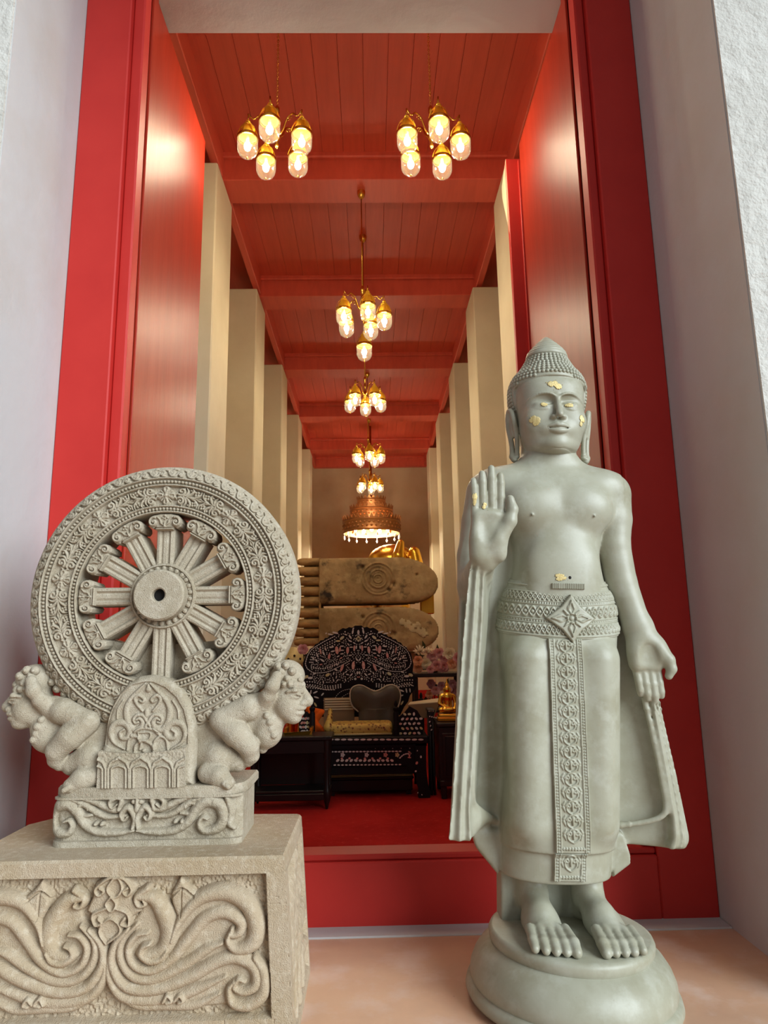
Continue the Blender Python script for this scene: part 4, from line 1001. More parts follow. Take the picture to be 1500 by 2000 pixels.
peck = noise2(X.shape, 3, 3) * .008 + noise2(X.shape, 7, 4) * .006
chips = np.clip(noise2(X.shape, 5, 5) - .33, 0, 1) * .02
R.H = np.where(ins & (carved <= .0005), base + peck * np.clip(edge / .01, 0, 1), np.where(ins, REC + carved, -chips))
mask = np.ones(X.shape, bool)
fr_ = plate('front_panel', R, None, None, .06, 'sandstone_warm', ped)
me = fr_.data; co = np.empty(len(me.vertices) * 3, np.float32); me.vertices.foreach_get('co', co); co = co.reshape(-1, 3); co[:, 0] *= bat(co[:, 2]); me.vertices.foreach_set('co', co.ravel()); me.update()
# block behind, with the rounded left rear corner, and its carved right side
top = [(-PW, .0), (PW, .0), (PW, .50), (PW - .012, .512), (-.33, .575), (-.43, .535), (-PW, .44)]
def ring(z, u): return [((x - (u if x > PW - .02 else 0)) * bat(z), y, z) for x, y in top]
zs_ = [(0, .03), (.44, .03), (.482, .03), (.4825, 0), (PZ - .008, 0)]; vs = sum([ring(*z) for z in zs_], []); vs += [(x * .988, .006 + y * .978, PZ) for x, y in top]
n = len(top); fs = [(i * n + k, i * n + (k + 1) % n, (i + 1) * n + (k + 1) % n, (i + 1) * n + k) for i in range(5) for k in range(n)] + [tuple(range(5 * n, 6 * n)), tuple(range(n))[::-1]]
o = MB().add([(x, max(y, .035) if z < .4824 else y + .001, z) for x, y, z in vs], fs).build('block', 'sandstone_warm', ped); autosmooth(o, 30)
Rs = Relief(.014, .512, 0, .4825, .004); Xs, Zs = np.meshgrid(Rs.x, Rs.y)
for k, (a, b_, w) in enumerate((((.06, .10), (.30, .45), .05), ((.10, .06), (.42, .38), .06), ((.20, .05), (.46, .24), .05), ((.30, .05), (.47, .12), .035))):
    Rs.stroke(curve([a, ((a[0] + b_[0]) / 2 - .05, (a[1] + b_[1]) / 2 + .05), b_], 14), [w * .3, w, w * .5], .022)
e2 = np.minimum.reduce([Xs - .03, .49 - Xs, Zs - .03, .475 - Zs]); Rs.H = np.where(e2 > 0, Rs.H - .018 * np.clip(e2 / .006, 0, 1) + noise2(Xs.shape, 4, 8) * .006, 0)
sd = plate('side_panel', Rs, None, Matrix.Translation((PW, 0, 0)) @ Matrix.Rotation(PI / 2, 4, 'Z'), .04, 'sandstone_warm', ped)
me = sd.data; co = np.empty(len(me.vertices) * 3, np.float32); me.vertices.foreach_get('co', co); co = co.reshape(-1, 3); co[:, 0] += PW * (bat(co[:, 2]) - 1); me.vertices.foreach_set('co', co.ravel()); me.update()
tag(ped, 'square carved sandstone pedestal with a scrolling leaf panel under the wheel', 'pedestal')

# ---------------------------------------------------------------- wheel
WX, WZ, WY = -.717, 1.318, 2.37
wh = empty('dharma_wheel', (WX, WY + .10, PZ)); OFF = Matrix.Translation((0, -.10, WZ - PZ))     # wheel frame: centre of the disc, front at y = 0
def wl(p): return (p[0] - WX, p[1] - WY - .10, p[2] - PZ)
# rim
RO, RI = .461, .288
tl_ = Relief(-.1218, .1218, -.035, .035, .0011); T = tl_
for k in range(4):
    a = k * PI / 2; c, s = math.cos(a), math.sin(a)
    T.stroke([(c * .012, s * .012), (c * .0215, s * .0215)], [.009, .0145], .012); T.stroke([(c * .014, s * .014), (c * .024, s * .024)], [.002, .005], .006, 'cut')
    T.stroke([(c * .008 - s * .008, s * .008 + c * .008), (c * .017 - s * .017, s * .017 + c * .017)], [.003, .004], .008)
T.dot(0, 0, .0100, .014)
for sx in (-1, 1):
    for sy in (-1, 1):
        T.stroke([(sx * (.053 + x), sy * (.0178 + y)) for x, y in spiral(0, 0, .0150, -2.2, 1.25, .002, 26)], [.0062, .0056, .0048, .0036], .012)
        T.stroke(curve([(sx * .028, sy * .002), (sx * .034, sy * .006), (sx * .038, sy * .010)], 8), [.003, .005], .009)
        T.stroke(curve([(sx * .060, sy * .0), (sx * .070, sy * .008), (sx * .074, sy * .020), (sx * .068, sy * .032)], 14), [.003, .006, .005, .002], .011)
        T.stroke(curve([(sx * .070, sy * .002), (sx * .082, sy * .010), (sx * .092, sy * .024), (sx * .088, sy * .033)], 14), [.003, .006, .005, .002], .011)
        T.dot(sx * .084, sy * .026, .005, .009); T.dot(sx * .060, sy * .030, .0045, .008)
        for k in range(4):
            a = k * PI / 2 + .5; T.dot(sx * .104 + .0065 * math.cos(a), sy * .019 + .0065 * math.sin(a), .0055, .010)
        T.stroke(curve([(sx * .092, sy * .004), (sx * .104, sy * .006), (sx * .116, sy * .016), (sx * .118, sy * .030)], 14), [.002, .005, .004, .002], .010)
    T.stroke([(sx * .072, 0), (sx * .092, 0), (sx * .108, 0)], [.002, .006, .002], .011)
    T.stroke([(sx * .108, 0), (sx * .1218, 0)], [.003, .009], .010); T.stroke([(sx * .112, 0), (sx * .1218, 0)], [.001, .004], .005, 'cut')
ot = Relief(-.0325, .0325, -.020, .020, .0011)     # running scroll of the outer band
ot.stroke(curve([(-.0325, .010), (-.020, .014), (-.006, .006), (-.002, -.008), (.010, -.014), (.022, -.008), (.0325, .010)], 30), .005, .008)
ot.stroke(spiral(-.014, -.004, .011, 1.2, 1.2, .002, 22), [.0055, .0045, .0035], .010); ot.dot(-.014, -.004, .004, .011)
ot.stroke(spiral(.017, .001, .010, 4.2, -1.2, .002, 22, 1), [.0055, .0045, .0035], .009); ot.dot(.017, .001, .004, .010)
ot.stroke([(.002, .014), (.012, .016)], [.003, .006], .007); ot.stroke([(-.028, -.012), (-.018, -.017)], [.003, .006], .007)
NT = 1600
rs = np.concatenate([np.linspace(RI, .314, 22), np.linspace(.3155, .384, 50), np.linspace(.3855, .416, 22), np.linspace(.418, RO, 26)])
th = np.linspace(0, 2 * PI, NT, endpoint=False); TH_, RR = np.meshgrid(th, rs)
H = np.zeros(RR.shape)
for r0 in (.2915, .3115, .3865, .4115): H = np.maximum(H, .010 * np.sqrt(np.clip(1 - ((RR - r0) / .0042) ** 2, 0, 1)))
def beads(r0, n, rad): 
    global H
    u = ((TH_ * n / (2 * PI)) % 1 - .5) * 2 * PI * r0 / n; d = np.hypot(u, RR - r0); H = np.maximum(H, .009 * np.sqrt(np.clip(1 - (d / rad) ** 2, 0, 1)))
beads(.3015, 156, .0058); beads(.399, 200, .0060)
def sample(tile, u, v):
    per = tile.x[-1] - tile.x[0]; uu = (u - tile.x[0]) % per; i = np.clip((uu / tile.res).astype(int), 0, tile.H.shape[1] - 2); j = np.clip(((v - tile.y[0]) / tile.res), 0, tile.H.shape[0] - 1.01)
    a = uu / tile.res - i; j0 = j.astype(int); b = j - j0
    return tile.H[j0, i] * (1 - a) * (1 - b) + tile.H[j0, i + 1] * a * (1 - b) + tile.H[j0 + 1, i] * (1 - a) * b + tile.H[j0 + 1, i + 1] * a * b
per = T.x[-1] - T.x[0]
fl = (RR > .3165) & (RR < .3835); H = np.where(fl, sample(T, (TH_ - PI / 2) * per / math.radians(40), RR - .349) - .003, H)
per2 = ot.x[-1] - ot.x[0]; n2 = 42
ob = RR > .4165; H = np.where(ob, sample(ot, TH_ * n2 * per2 / (2 * PI), RR - .4345) * np.clip((RO - RR) / .006, 0, 1), H)
bev = np.where(RR > .4165, (RR - .4165) * .75, 0)
grain = noise2(RR.shape, 4, 11) * .0016
Yv = -H * 1.3 + bev + grain
V = np.stack([RR * np.cos(TH_), Yv, RR * np.sin(TH_)], -1)
DEP = .15
inner = np.stack([RI * np.cos(th), np.full(NT, DEP), RI * np.sin(th)], -1)[None]; outer = np.stack([RO * np.cos(th), np.full(NT, DEP - .02), RO * np.sin(th)], -1)[None]
mid_i = np.stack([RI * np.cos(th), np.full(NT, .006), RI * np.sin(th)], -1)[None]
Vall = np.concatenate([inner, mid_i, V, outer, inner])
Fr = grid_faces(Vall.shape[0], NT, True)[:, ::-1]
rim = link('rim', (Vall.reshape(-1, 3) + np.array([0, -.10, WZ - PZ])), Fr[:, ::-1] if False else Fr, 'sandstone', wh); autosmooth(rim, 55)
# flip check: normals of the front must face -Y
if rim.data.polygons[NT * 20].normal.y > 0: rim.data.flip_normals()
# spokes with fluted shafts and volute capitals
def fluted(w, d): return [(-w, d), (-w, .010), (-w * .86, .002), (-w * .62, .0), (-w * .46, .006), (-w * .40, .0085), (-w * .16, .004), (w * .16, .004), (w * .40, .0085), (w * .46, .006), (w * .62, .0), (w * .86, .002), (w, .010), (w, d)]
sh = MB(); prof = fluted(.0315, .115); n = len(prof)
for z, sc_ in ((.085, .98), (.232, 1.0)): sh.v += [(x * sc_, y - .0, z) for x, y in prof]
sh.f += [(k, k + 1, n + k + 1, n + k) for k in range(n - 1)] + [(n - 1, 0, n, 2 * n - 1), tuple(range(n, 2 * n))]
cp = Relief(-.070, .070, .222, .292, .0011); CS = .89
ol = [(-.034, .226), (.034, .226), (.036, .238), (.046, .232), (.060, .238), (.066, .252), (.062, .268), (.050, .280), (.020, .286), (-.020, .286), (-.050, .280), (-.062, .268), (-.066, .252), (-.060, .238), (-.046, .232), (-.036, .238)]
cp.poly(ol, .012, .010); cmask = cp.H > .0004
for s in (-1, 1):
    cp.stroke([(s * x, z) for x, z in spiral(.044, .254, .018, 1.9, -1.35, .003, 30)], [.0075, .0065, .005, .004], .024); cp.dot(s * .044, .254, .006, .026)
    cp.stroke(curve([(s * .004, .244), (s * .014, .250), (s * .018, .262), (s * .030, .272)], 14), [.003, .006, .004], .020)
cp.stroke([(-.032, .230), (.032, .230)], .0035, .020); cp.stroke([(-.032, .237), (.032, .237)], .002, .018)
cp.stroke([(0, .240), (0, .256)], [.008, .002], .021); cp.dot(0, .277, .0065, .021); cp.dot(-.009, .270, .005, .019); cp.dot(.009, .270, .005, .019); cp.dot(0, .266, .005, .020)
sp0 = None
for k in range(12):
    A = OFF @ Matrix.Rotation(-k * PI / 6, 4, 'Y') @ Matrix.Translation((0, .008, 0))
    if sp0 is None:
        sp0 = MB(); sp0.v = list(sh.v); sp0.f = list(sh.f); sp0 = sp0.build('spoke', 'sandstone', wh); autosmooth(sp0, 28); cap0 = plate('capital', cp, cmask, Matrix.Diagonal((CS, 1, 1, 1)), .10, 'sandstone', sp0, .06); s_ = sp0
    else:
        s_ = sp0.copy(); COL.objects.link(s_)
        if k == 6: s_.data = sp0.data.copy(); s_.data.transform(Matrix.Translation((0, 0, .085)) @ Matrix.Diagonal((1, 1, 1.65, 1)) @ Matrix.Translation((0, 0, -.085)))
        if k != 6: c_ = cap0.copy(); COL.objects.link(c_); c_.parent = s_
    s_.matrix_local = A
# hub
hb = MB().lathe([(.113, .11), (.113, .012), (.109, .002), (.104, .002), (.101, .012), (.086, .014), (.086, -.038), (.080, -.046), (.026, -.046), (.0215, -.042), (.0205, -.01)], 64, (0, -.10, WZ - PZ), 'y').build('hub', 'sandstone', wh); autosmooth(hb, 35)
if hb.data.polygons[0].normal.dot(Vector((hb.data.polygons[0].center.x, 0, hb.data.polygons[0].center.z - (WZ - PZ)))) < 0: hb.data.flip_normals()
MB().lathe([(.0215, -.006), (.0215, -.020), (.001, -.020)], 24, (0, -.10, WZ - PZ), 'y').build('hub_hole_shade', 'recess_shade', hb)  # black plug: darkness of the bore put in as colour
pt0 = None
for k in range(26):
    if pt0 is None:
        pt0 = MB().ball((0, 0, .094), (.0085, .008, .0105), 8, 6).build('hub_petal', 'sandstone', hb, True); q = pt0
    else: q = pt0.copy(); COL.objects.link(q)
    q.matrix_local = OFF @ Matrix.Translation((0, .010, 0)) @ Matrix.Rotation(2 * PI * k / 26, 4, 'Y')
# solid stone behind the lower spokes
b = MB(); arc = [(.30 * math.cos(a), .30 * math.sin(a)) for a in np.linspace(PI * 1.17, PI * 1.83, 22)]
b.prism([(-.25, -.13)] + arc + [(.25, -.13), (.16, -.155), (.0, -.165), (-.16, -.155)], .075, .15); b.xf(OFF)
autosmooth(b.build('backing', 'sandstone', wh), 30)

# tablet in front of the lower rim
TY = 2.335
def tc(cx, cy): p = wl(onY(180 + cx / 6.818, 1310 + cy / 6.8167, TY)); return (p[0], p[2])
R = Relief(-.20, .16, .17, .56, .0012)
arch = [tc(*c) for c in ((70, 1550), (90, 1040), (120, 1000), (170, 640), (230, 470), (330, 300), (450, 160), (600, 80), (760, 55), (920, 80), (1080, 150), (1230, 290), (1310, 450), (1350, 640), (1360, 1000), (1340, 1550))][::-1]
R.poly(arch, .040, .022); am = R.H > .0005
fl2 = [tc(*c) for c in ((150, 1000), (170, 760), (240, 520), (360, 320), (520, 190), (700, 145), (800, 150), (960, 220), (1110, 350), (1210, 520), (1265, 740), (1265, 980), (1100, 1060), (700, 1105), (330, 1070))]
R.poly(fl2, .006, .004, 'cut')
def S3(cpts, w, h, n=20, mode='add'): R.stroke(curve([tc(*c) for c in cpts], n), w, h, mode)
def G3(c1, w=.0022, h=.006, n=24): S3(c1, w, h, n, 'cut')
W3 = .0045
for sgn in (-1, 1):
    f_ = lambda pts: [((740 + sgn * (x - 740)) if sgn > 0 else (740 - (x - 740)) - 20, y) for x, y in pts]
    R.stroke(curve([tc(*c) for c in f_([(760, 170), (830, 240), (960, 380), (1020, 520), (1000, 680), (920, 790), (830, 760), (800, 690), (840, 640), (890, 660)])], 40), [.003, .006, .008, .010, .010, .009, .008, .006, .004], .008, 'max', base=.034)
    R.stroke(curve([tc(*c) for c in f_([(700, 740), (740, 680), (800, 600), (880, 600), (920, 650), (900, 700), (860, 690)])], 30), [.005, .006, .006, .005, .004], .008, 'max', base=.034)
    R.stroke(curve([tc(*c) for c in f_([(800, 540), (880, 440), (900, 370), (850, 330), (780, 380), (800, 420), (840, 400)])], 30), [.004, .006, .007, .006, .005, .003], .008, 'max', base=.034)
    R.stroke(curve([tc(*c) for c in f_([(1040, 1050), (1180, 960), (1230, 830), (1170, 710), (1050, 700), (970, 790), (1000, 890), (1080, 900), (1100, 830), (1050, 790)])], 40), [.003, .006, .009, .011, .011, .010, .008, .006, .004], .009, 'max', base=.034)
    R.stroke(curve([tc(*c) for c in f_([(1000, 1060), (980, 930), (900, 880), (820, 950), (830, 1050)])], 24), .005, .008, 'max', base=.034)
    R.stroke(curve([tc(*c) for c in f_([(1140, 640), (1130, 520), (1060, 400)])], 14), .003, .006, 'max', base=.034)
R.stroke([tc(740, 190), tc(740, 250)], [.004, .010], .010, 'max', base=.034); R.stroke([tc(710, 540), tc(712, 600)], .007, .008, 'max', base=.034)
S3([(560, 1080), (570, 1000), (640, 940), (720, 950), (790, 1000), (810, 1080)], .0055, .010); R.dot(*tc(675, 1070), .009, .046)
S3([(600, 830), (760, 830), (740, 920), (625, 920), (600, 830)], .003, .007); S3([(520, 870), (600, 790), (690, 770), (800, 790), (880, 850)], .005, .007)
plate('tablet', R, am, Matrix.Translation((0, TY - WY - .10 + .045, 0)), .14, 'sandstone', wh)
# lotus-petal front of the tablet foot
R = Relief(tc(75, 1500)[0], tc(1240, 1500)[0], tc(600, 1550)[1], tc(600, 1030)[1], .0012); X, Z = np.meshgrid(R.x, R.y)
R.H += .004
for cx_ in (60, 370, 660, 950, 1250):
    for (w, top_, th_) in ((138, 1150, .0048), (95, 1255, .0040)):
        pts = [tc(cx_ - w, 1545), tc(cx_ - w, 1300), tc(cx_ - w * .75, 1215 if w > 100 else 1275), tc(cx_, top_), tc(cx_ + w * .75, 1215 if w > 100 else 1275), tc(cx_ + w, 1300), tc(cx_ + w, 1545)]
        R.stroke(pts, th_, .008, 'max', base=.004)
R.H += noise2(X.shape, 5, 21) * .004 * (Z > tc(0, 1200)[1])
zt_ = tc(0, 1105)[1] + (np.abs(X - tc(660, 0)[0]) / .145) ** 2 * .014
plate('tablet_foot', R, Z < zt_, Matrix.Translation((0, TY - WY - .10 - .006, 0)), .14, 'sandstone', wh)

# base block with scroll carving, rounded ends
BY = 2.345
def bc(cx, cy): p = wl(onY(cx / 2.419, 1260 + cy / 2.419, BY)); return (p[0], p[2])
R = Relief(-.315, .300, .0, .150, .0014); X, Z = np.meshgrid(R.x, R.y)
mdx = bc(650, 800)[0]
def S4(cpts, w, h, n=34):
    q = curve([bc(*c) for c in cpts], n); R.stroke(q, w, h); R.stroke([(2 * mdx - x, z) for x, z in q], w, h)
S4([(655, 870), (720, 878), (820, 872), (890, 830), (930, 770), (980, 735), (1040, 750), (1060, 810), (1030, 860), (970, 872), (945, 840), (960, 810), (985, 815)], [.006, .012, .014, .016, .018, .020, .020, .018, .014, .010, .008, .005], .024, 60)
S4([(660, 860), (655, 810), (690, 760), (720, 790), (705, 820), (690, 805)], [.008, .012, .012, .010, .007, .004], .026)
S4([(690, 760), (760, 770), (850, 730), (905, 715)], [.006, .012, .012, .006], .018); S4([(700, 800), (800, 800), (900, 740), (960, 715)], [.006, .010, .012, .005], .018)
S4([(735, 770), (725, 720), (755, 712), (780, 735), (765, 760), (745, 745)], [.008, .010, .010, .008, .006, .004], .024)
S4([(860, 790), (905, 790), (925, 750), (890, 740), (880, 765)], [.006, .009, .009, .006, .004], .018)
R.dot(*bc(835, 828), .008, .026); R.dot(*bc(865, 828), .008, .026); R.dot(*bc(460, 840), .008, .026); R.dot(*bc(490, 840), .008, .026)
R.stroke([bc(655, 725), bc(655, 775)], [.008, .014], .024); R.dot(*bc(638, 735), .010, .022); R.dot(*bc(672, 735), .010, .022)
S4([(1075, 720), (1095, 770), (1085, 830), (1110, 860)], [.010, .016, .016, .008], .018)
zl = Z
R.H = np.where(Z > .142, .020, np.where(Z < .018, .014, R.H + noise2(X.shape, 6, 31) * .003))
def wrapx(o, x0, x1, r):        # bend the two ends back into rounded corners
    me = o.data; co = np.empty(len(me.vertices) * 3, np.float32); me.vertices.foreach_get('co', co); co = co.reshape(-1, 3)
    d = np.maximum(0, co[:, 0] - (x1 - r)) + np.maximum(0, (x0 + r) - co[:, 0]); sg = np.where(co[:, 0] > 0, 1, -1); a = d / r
    front = co[:, 1] < .05
    ny = co[:, 1] + r * (1 - np.cos(np.minimum(a, 1.45))); nx = co[:, 0] - sg * (d - r * np.sin(np.minimum(a, 1.45)))
    co[:, 0] = np.where(d > 0, nx, co[:, 0]); co[:, 1] = np.where((d > 0) & front, ny, co[:, 1]); me.vertices.foreach_set('co', co.ravel()); me.update()
    return o
bb = plate('base_block', R, None, None, .23, 'sandstone', wh); wrapx(bb, -.315, .300, .05); bb.location = (0, BY - WY - .10, 0)
tp = []
for sgn, xe in ((1, .296), (-1, -.311)):
    pass
lip = [(x, y) for x, y in [(-.312, .09), (-.306, .035), (-.28, -.006), (-.24, -.018), (.225, -.018), (.265, -.006), (.291, .035), (.297, .09), (.297, .25), (-.312, .25)]]
n = len(lip); vs = []
for z, g in ((.142, 1.0), (.150, 1.02), (.170, 1.02), (.178, 1.0)): vs += [(x * g, y * g if y < 0 else y, z) for x, y in lip]
fs = [(i * n + k, i * n + (k + 1) % n, (i + 1) * n + (k + 1) % n, (i + 1) * n + k) for i in range(3) for k in range(n)] + [tuple(range(3 * n, 4 * n)), tuple(range(n))[::-1]]
o = MB().add(vs, fs).build('base_ledge', 'sandstone', wh); autosmooth(o, 35); o.location = (0, BY - WY - .10, 0)
o = MB().box(-.28, .27, .03, .24, .0, .15, .01).build('base_core', 'sandstone', wh); o.location = (0, BY - WY - .10, 0)

# kneeling bearers at both sides
def bearer():
    Y0 = 2.41
    K = lambda cx, cy, dy=0: tuple(np.array(wl(onY(380 + cx / 6.52, 1290 + cy / 6.52, Y0))) + np.array([0, dy, 0]))
    f = Field((-.02, -.20, .12), (.57, .17, .60), .003); u = .000285
    f.chain([K(60, 900, .06), K(350, 960, .05), K(700, 800, .04), K(930, 720, .03)], [.080, .078, .066, .055], .03)           # trunk
    f.chain([K(950, 800, .0), K(930, 930, .0), K(860, 1120, .01)], [.050, .046, .018], .02)                                   # breast
    f.chain([K(860, 555, -.01), K(700, 590, -.03), K(380, 720, -.04)], [.041, .042, .034], .010)                              # upper arm
    f.chain([K(370, 740, -.04), K(560, 900, -.05), K(720, 1070, -.045), K(735, 1190, -.03), K(700, 1260, -.025)], [.038, .042, .034, .028, .020], .008)
    f.chain([K(900, 520, -.03), K(965, 430, -.055)], [.030, .025], .008); f.chain([K(975, 415, -.058), K(1030, 310, -.068), K(1080, 190, -.062)], [.020, .023, .018], .004)
    f.chain([K(960, 640, .02), K(1060, 560, .02)], [.045, .045], .02)
    # head in profile
    f.ell(K(1160, 470, .02), (.056, .066, .080), .02); f.ell(K(1225, 520, .01), (.044, .056, .062), .02)
    f.ell(K(1165, 200, .02), (.062, .068, .055), .008)
    f.chain([K(1160, 330, -.036), K(1290, 300, -.036), K(1370, 310, .0)], [.012, .012, .012], .006)                # hair band edge
    f.chain([K(1385, 370, .0), K(1440, 512, -.006)], [.010, .0200], .006); f.ell(K(1385, 540, -.022), (.015, .016, .012), .004)
    f.chain([K(1210, 385, -.054), K(1300, 370, -.054), K(1370, 385, -.020)], [.006, .009, .009], .006)
    f.ell(K(1302, 432, -.042), (.022, .014, .011), .003); f.cone(K(1250, 432, -.060), K(1345, 444, -.048), .0045, .0045, .001, 'sub')
    f.ell(K(1290, 405, -.058), (.026, .006, .0045), .003, 'sub')
    f.ell(K(1345, 598, -.014), (.022, .030, .0105), .003); f.ell(K(1325, 660, -.014), (.022, .028, .0115), .003)
    f.cone(K(1255, 622, -.050), K(1380, 630, -.012), .0045, .0045, .001, 'sub')
    f.ell(K(1262, 722, -.006), (.028, .036, .022), .010); f.ell(K(1190, 560, -.032), (.032, .025, .038), .02)
    for (x, y, r) in ((945, 685, .011), (985, 765, .013), (1000, 855, .013), (1030, 930, .012)): f.ell(K(x, y, -.045 if y < 800 else -.04), (r, r, r), .004)
    # leg and foot
    f.chain([K(40, 1180, .04), K(330, 1210, -.01), K(560, 1270, -.01)], [.060, .055, .036], .015)
    f.chain([K(60, 1350, .03), K(260, 1400, .0)], [.050, .036], .02)
    f.chain([K(215, 1400, -.045), K(360, 1430, -.06), K(470, 1500, -.07)], [.034, .034, .024], .008)
    for k in range(4): f.cone(K(450 + 14 * k, 1500 - 4 * k, -.090 + .014 * k), K(505 + 8 * k, 1535 - 6 * k, -.096 + .015 * k), .0095, .0085, .003)
    v, fc = f.mesh(); v = relax(v, fc, 1, .15)
    # curls
    b = MB()
    for (x, y) in ((960, 95), (860, 150), (780, 240), (925, 220), (850, 310), (1080, 70), (690, 370), (750, 380), (640, 400), (1180, 60), (1260, 130), (1200, 225), (1290, 210), (1340, 240), (1120, 130), (1230, 290), (1160, 290)):
        p = K(x, y, -.040 if 1050 < x < 1280 else -.012 if x > 1050 else .0)
        b.ball(p, (.0150, .018, .0150), 10, 6); b.ball((p[0], p[1] - .014, p[2]), (.007, .008, .007), 8, 5)
    return v, fc, b
v, fc, cb = bearer()
for s in (1, -1):
    vv = v.copy(); ff = fc
    if s < 0: vv[:, 0] = -vv[:, 0] - .014; ff = fc[:, ::-1]
    o = link('kneeling_bearer', vv, ff, 'sandstone', wh, True)
    q = MB(); q.v = [((p[0] if s > 0 else -p[0] - .014), p[1], p[2]) for p in cb.v]; q.f = cb.f if s > 0 else [f[::-1] for f in cb.f]
    c_ = q.build('hair_curls', 'sandstone', o, True); c_['kind'] = 'stuff'
tag(wh, 'round sandstone wheel with twelve spokes carried by kneeling figures, on the carved pedestal', 'sculpture')

# ================================================================ reclining Buddha far inside: soles, toes, gilded body
pbr('black_board', lin(22, 14, 15), .6, spec=.2)
def fp(px, py, y): p = onY(px, py, y); return p
pbr('old_plaster', lin(178, 148, 104), .75, spots=[(lin(140, 114, 74), 2.4, .42, .66, U), (lin(196, 170, 124), 7, .5, .75, U), (lin(46, 36, 26), 3.2, .58, .70, U)], bump=[(12, .4, .02, 6), (60, .2, .006, 4)])
pbr('old_plaster_toe', lin(188, 152, 98), .65, spots=[(lin(130, 96, 54), 5, .42, .7, (1, 1, 3)), (lin(60, 46, 30), 6, .64, .76, U)], bump=[(14, .35, .015, 5)])
pbr('bare_lime', lin(206, 190, 150), .9, bump=[(30, .5, .01, 5)])
SY = 9.0
rb = empty('reclining_buddha', (0, SY + .2, 0)); RBO = np.array([0, SY + .2, 0])
def soles(py0, py1, xr, ytip, order):
    a, b_ = fp(625, py0, SY), fp(625, py1, SY); z1, z0 = a[2], b_[2]; x0 = a[0]; x1 = fp(xr, (py0 + py1) / 2, SY)[0]
    H = z1 - z0; L = x1 - x0; tipc = z0 + H * ytip
    R = Relief(0, L, 0, H, .011); X, Z = np.meshgrid(R.x, R.y)
    # outline: straight at the toes, long rounded heel
    u = np.clip((X - L * .64) / (L * .36), 0, 1); k = np.clip(1 - u ** 2.3, 0, 1) ** .44
    zc = H * .5 + (tipc - z0 - H * .5) * u ** 1.5
    top = np.minimum(H, zc + (H - H * .5) * k + (H * .5 - (zc - 0)) * 0 + .0); bot = zc - H * .5 * k
    top = zc + H * .5 * k
    mask = (Z <= top + .001) & (Z >= bot - .001)
    e = np.minimum(top - Z, Z - bot); R.H = .05 * np.sqrt(np.clip(1 - (1 - np.clip(e / .10, 0, 1)) ** 2, 0, 1)) + noise2(X.shape, 9, 51 + order) * .012 + noise2(X.shape, 3, 52) * .004
    wx, wz = L * .49, H * .52
    for r, h in ((.205, .018), (.165, .010), (.115, .022), (.085, .010), (.055, .024), (.028, .012)):
        d = np.abs(np.hypot(X - wx, Z - wz) - r); R.H += h * np.exp(-(d / .010) ** 2)
    for (cx_, cz_, r) in ((L * .36, H * .78, .035), (L * .62, H * .40, .05), (L * .58, H * .28, .035), (L * .82, H * .60, .022)):
        R.H -= .05 * np.exp(-((X - cx_) ** 2 + (Z - cz_) ** 2) / (r * .6) ** 2)
    o = plate('sole', R, mask, Matrix.Translation((x0, -.2, z0)), .55, 'old_plaster', rb, .0)
    return x0, x1, z0, z1
A1 = soles(1090, 1180, 856, .42, 0)
A2 = soles(1187, 1276, 857, .46, 1)
tx1 = A1[0] - .01
for k, (y0, y1, xl) in enumerate(((1089, 1104, 583), (1106, 1124, 580), (1126, 1143, 581), (1145, 1163, 580), (1165, 1183, 580), (1187, 1206, 579), (1209, 1226, 578), (1228, 1244, 577), (1246, 1262, 577))):
    a, b_ = fp(600, y0, SY), fp(600, y1, SY); zc, r = (a[2] + b_[2]) / 2, (a[2] - b_[2]) / 2; xl_ = fp(xl, y0, SY)[0] - .02
    pr = [(.001, xl_ - .004), (r * .55, xl_), (r * .88, xl_ + .03), (r, xl_ + .08), (r * 1.0, (xl_ + tx1) / 2), (r * .97, tx1), (.001, tx1)]
    o = MB().lathe(pr, 16, (0, -.14, zc), 'x', 1, 1).build('toe', 'old_plaster_toe', rb); autosmooth(o, 40)
o = MB().box(A1[0] - .012, A1[0] + .012, -.235, .3, A2[2], A1[3], .006).build('sole_edge', 'old_plaster_toe', rb)
MB().box(fp(592, 1100, SY)[0], A1[0], -.10, .25, fp(600, 1260, SY)[2], fp(600, 1092, SY)[2], .02).build('toe_backing', 'old_plaster', rb)  # block added so the gaps between the toes look dark
# gilded legs and robe going back from the soles
f = Field((A1[0] - .5, -.1, .05), (A1[1] + .2, 6.4, 3.0), .045)
f.chain([(A1[0] + .75, .3, A1[2] + .34), (A1[0] + .75, 2.6, A1[2] + .34), (.05, 4.6, 1.85)], [.30, .34, .55], .1)
f.chain([(A1[0] + .75, .3, A2[2] + .30), (A1[0] + .75, 2.6, A2[2] + .30), (.05, 4.6, 1.25)], [.30, .36, .55], .1)
f.ell((.25, 5.2, 1.9), (.55, .55, .62), .1)
v, fc = f.mesh(); link('gilded_body', v, fc, 'gold', rb, True)
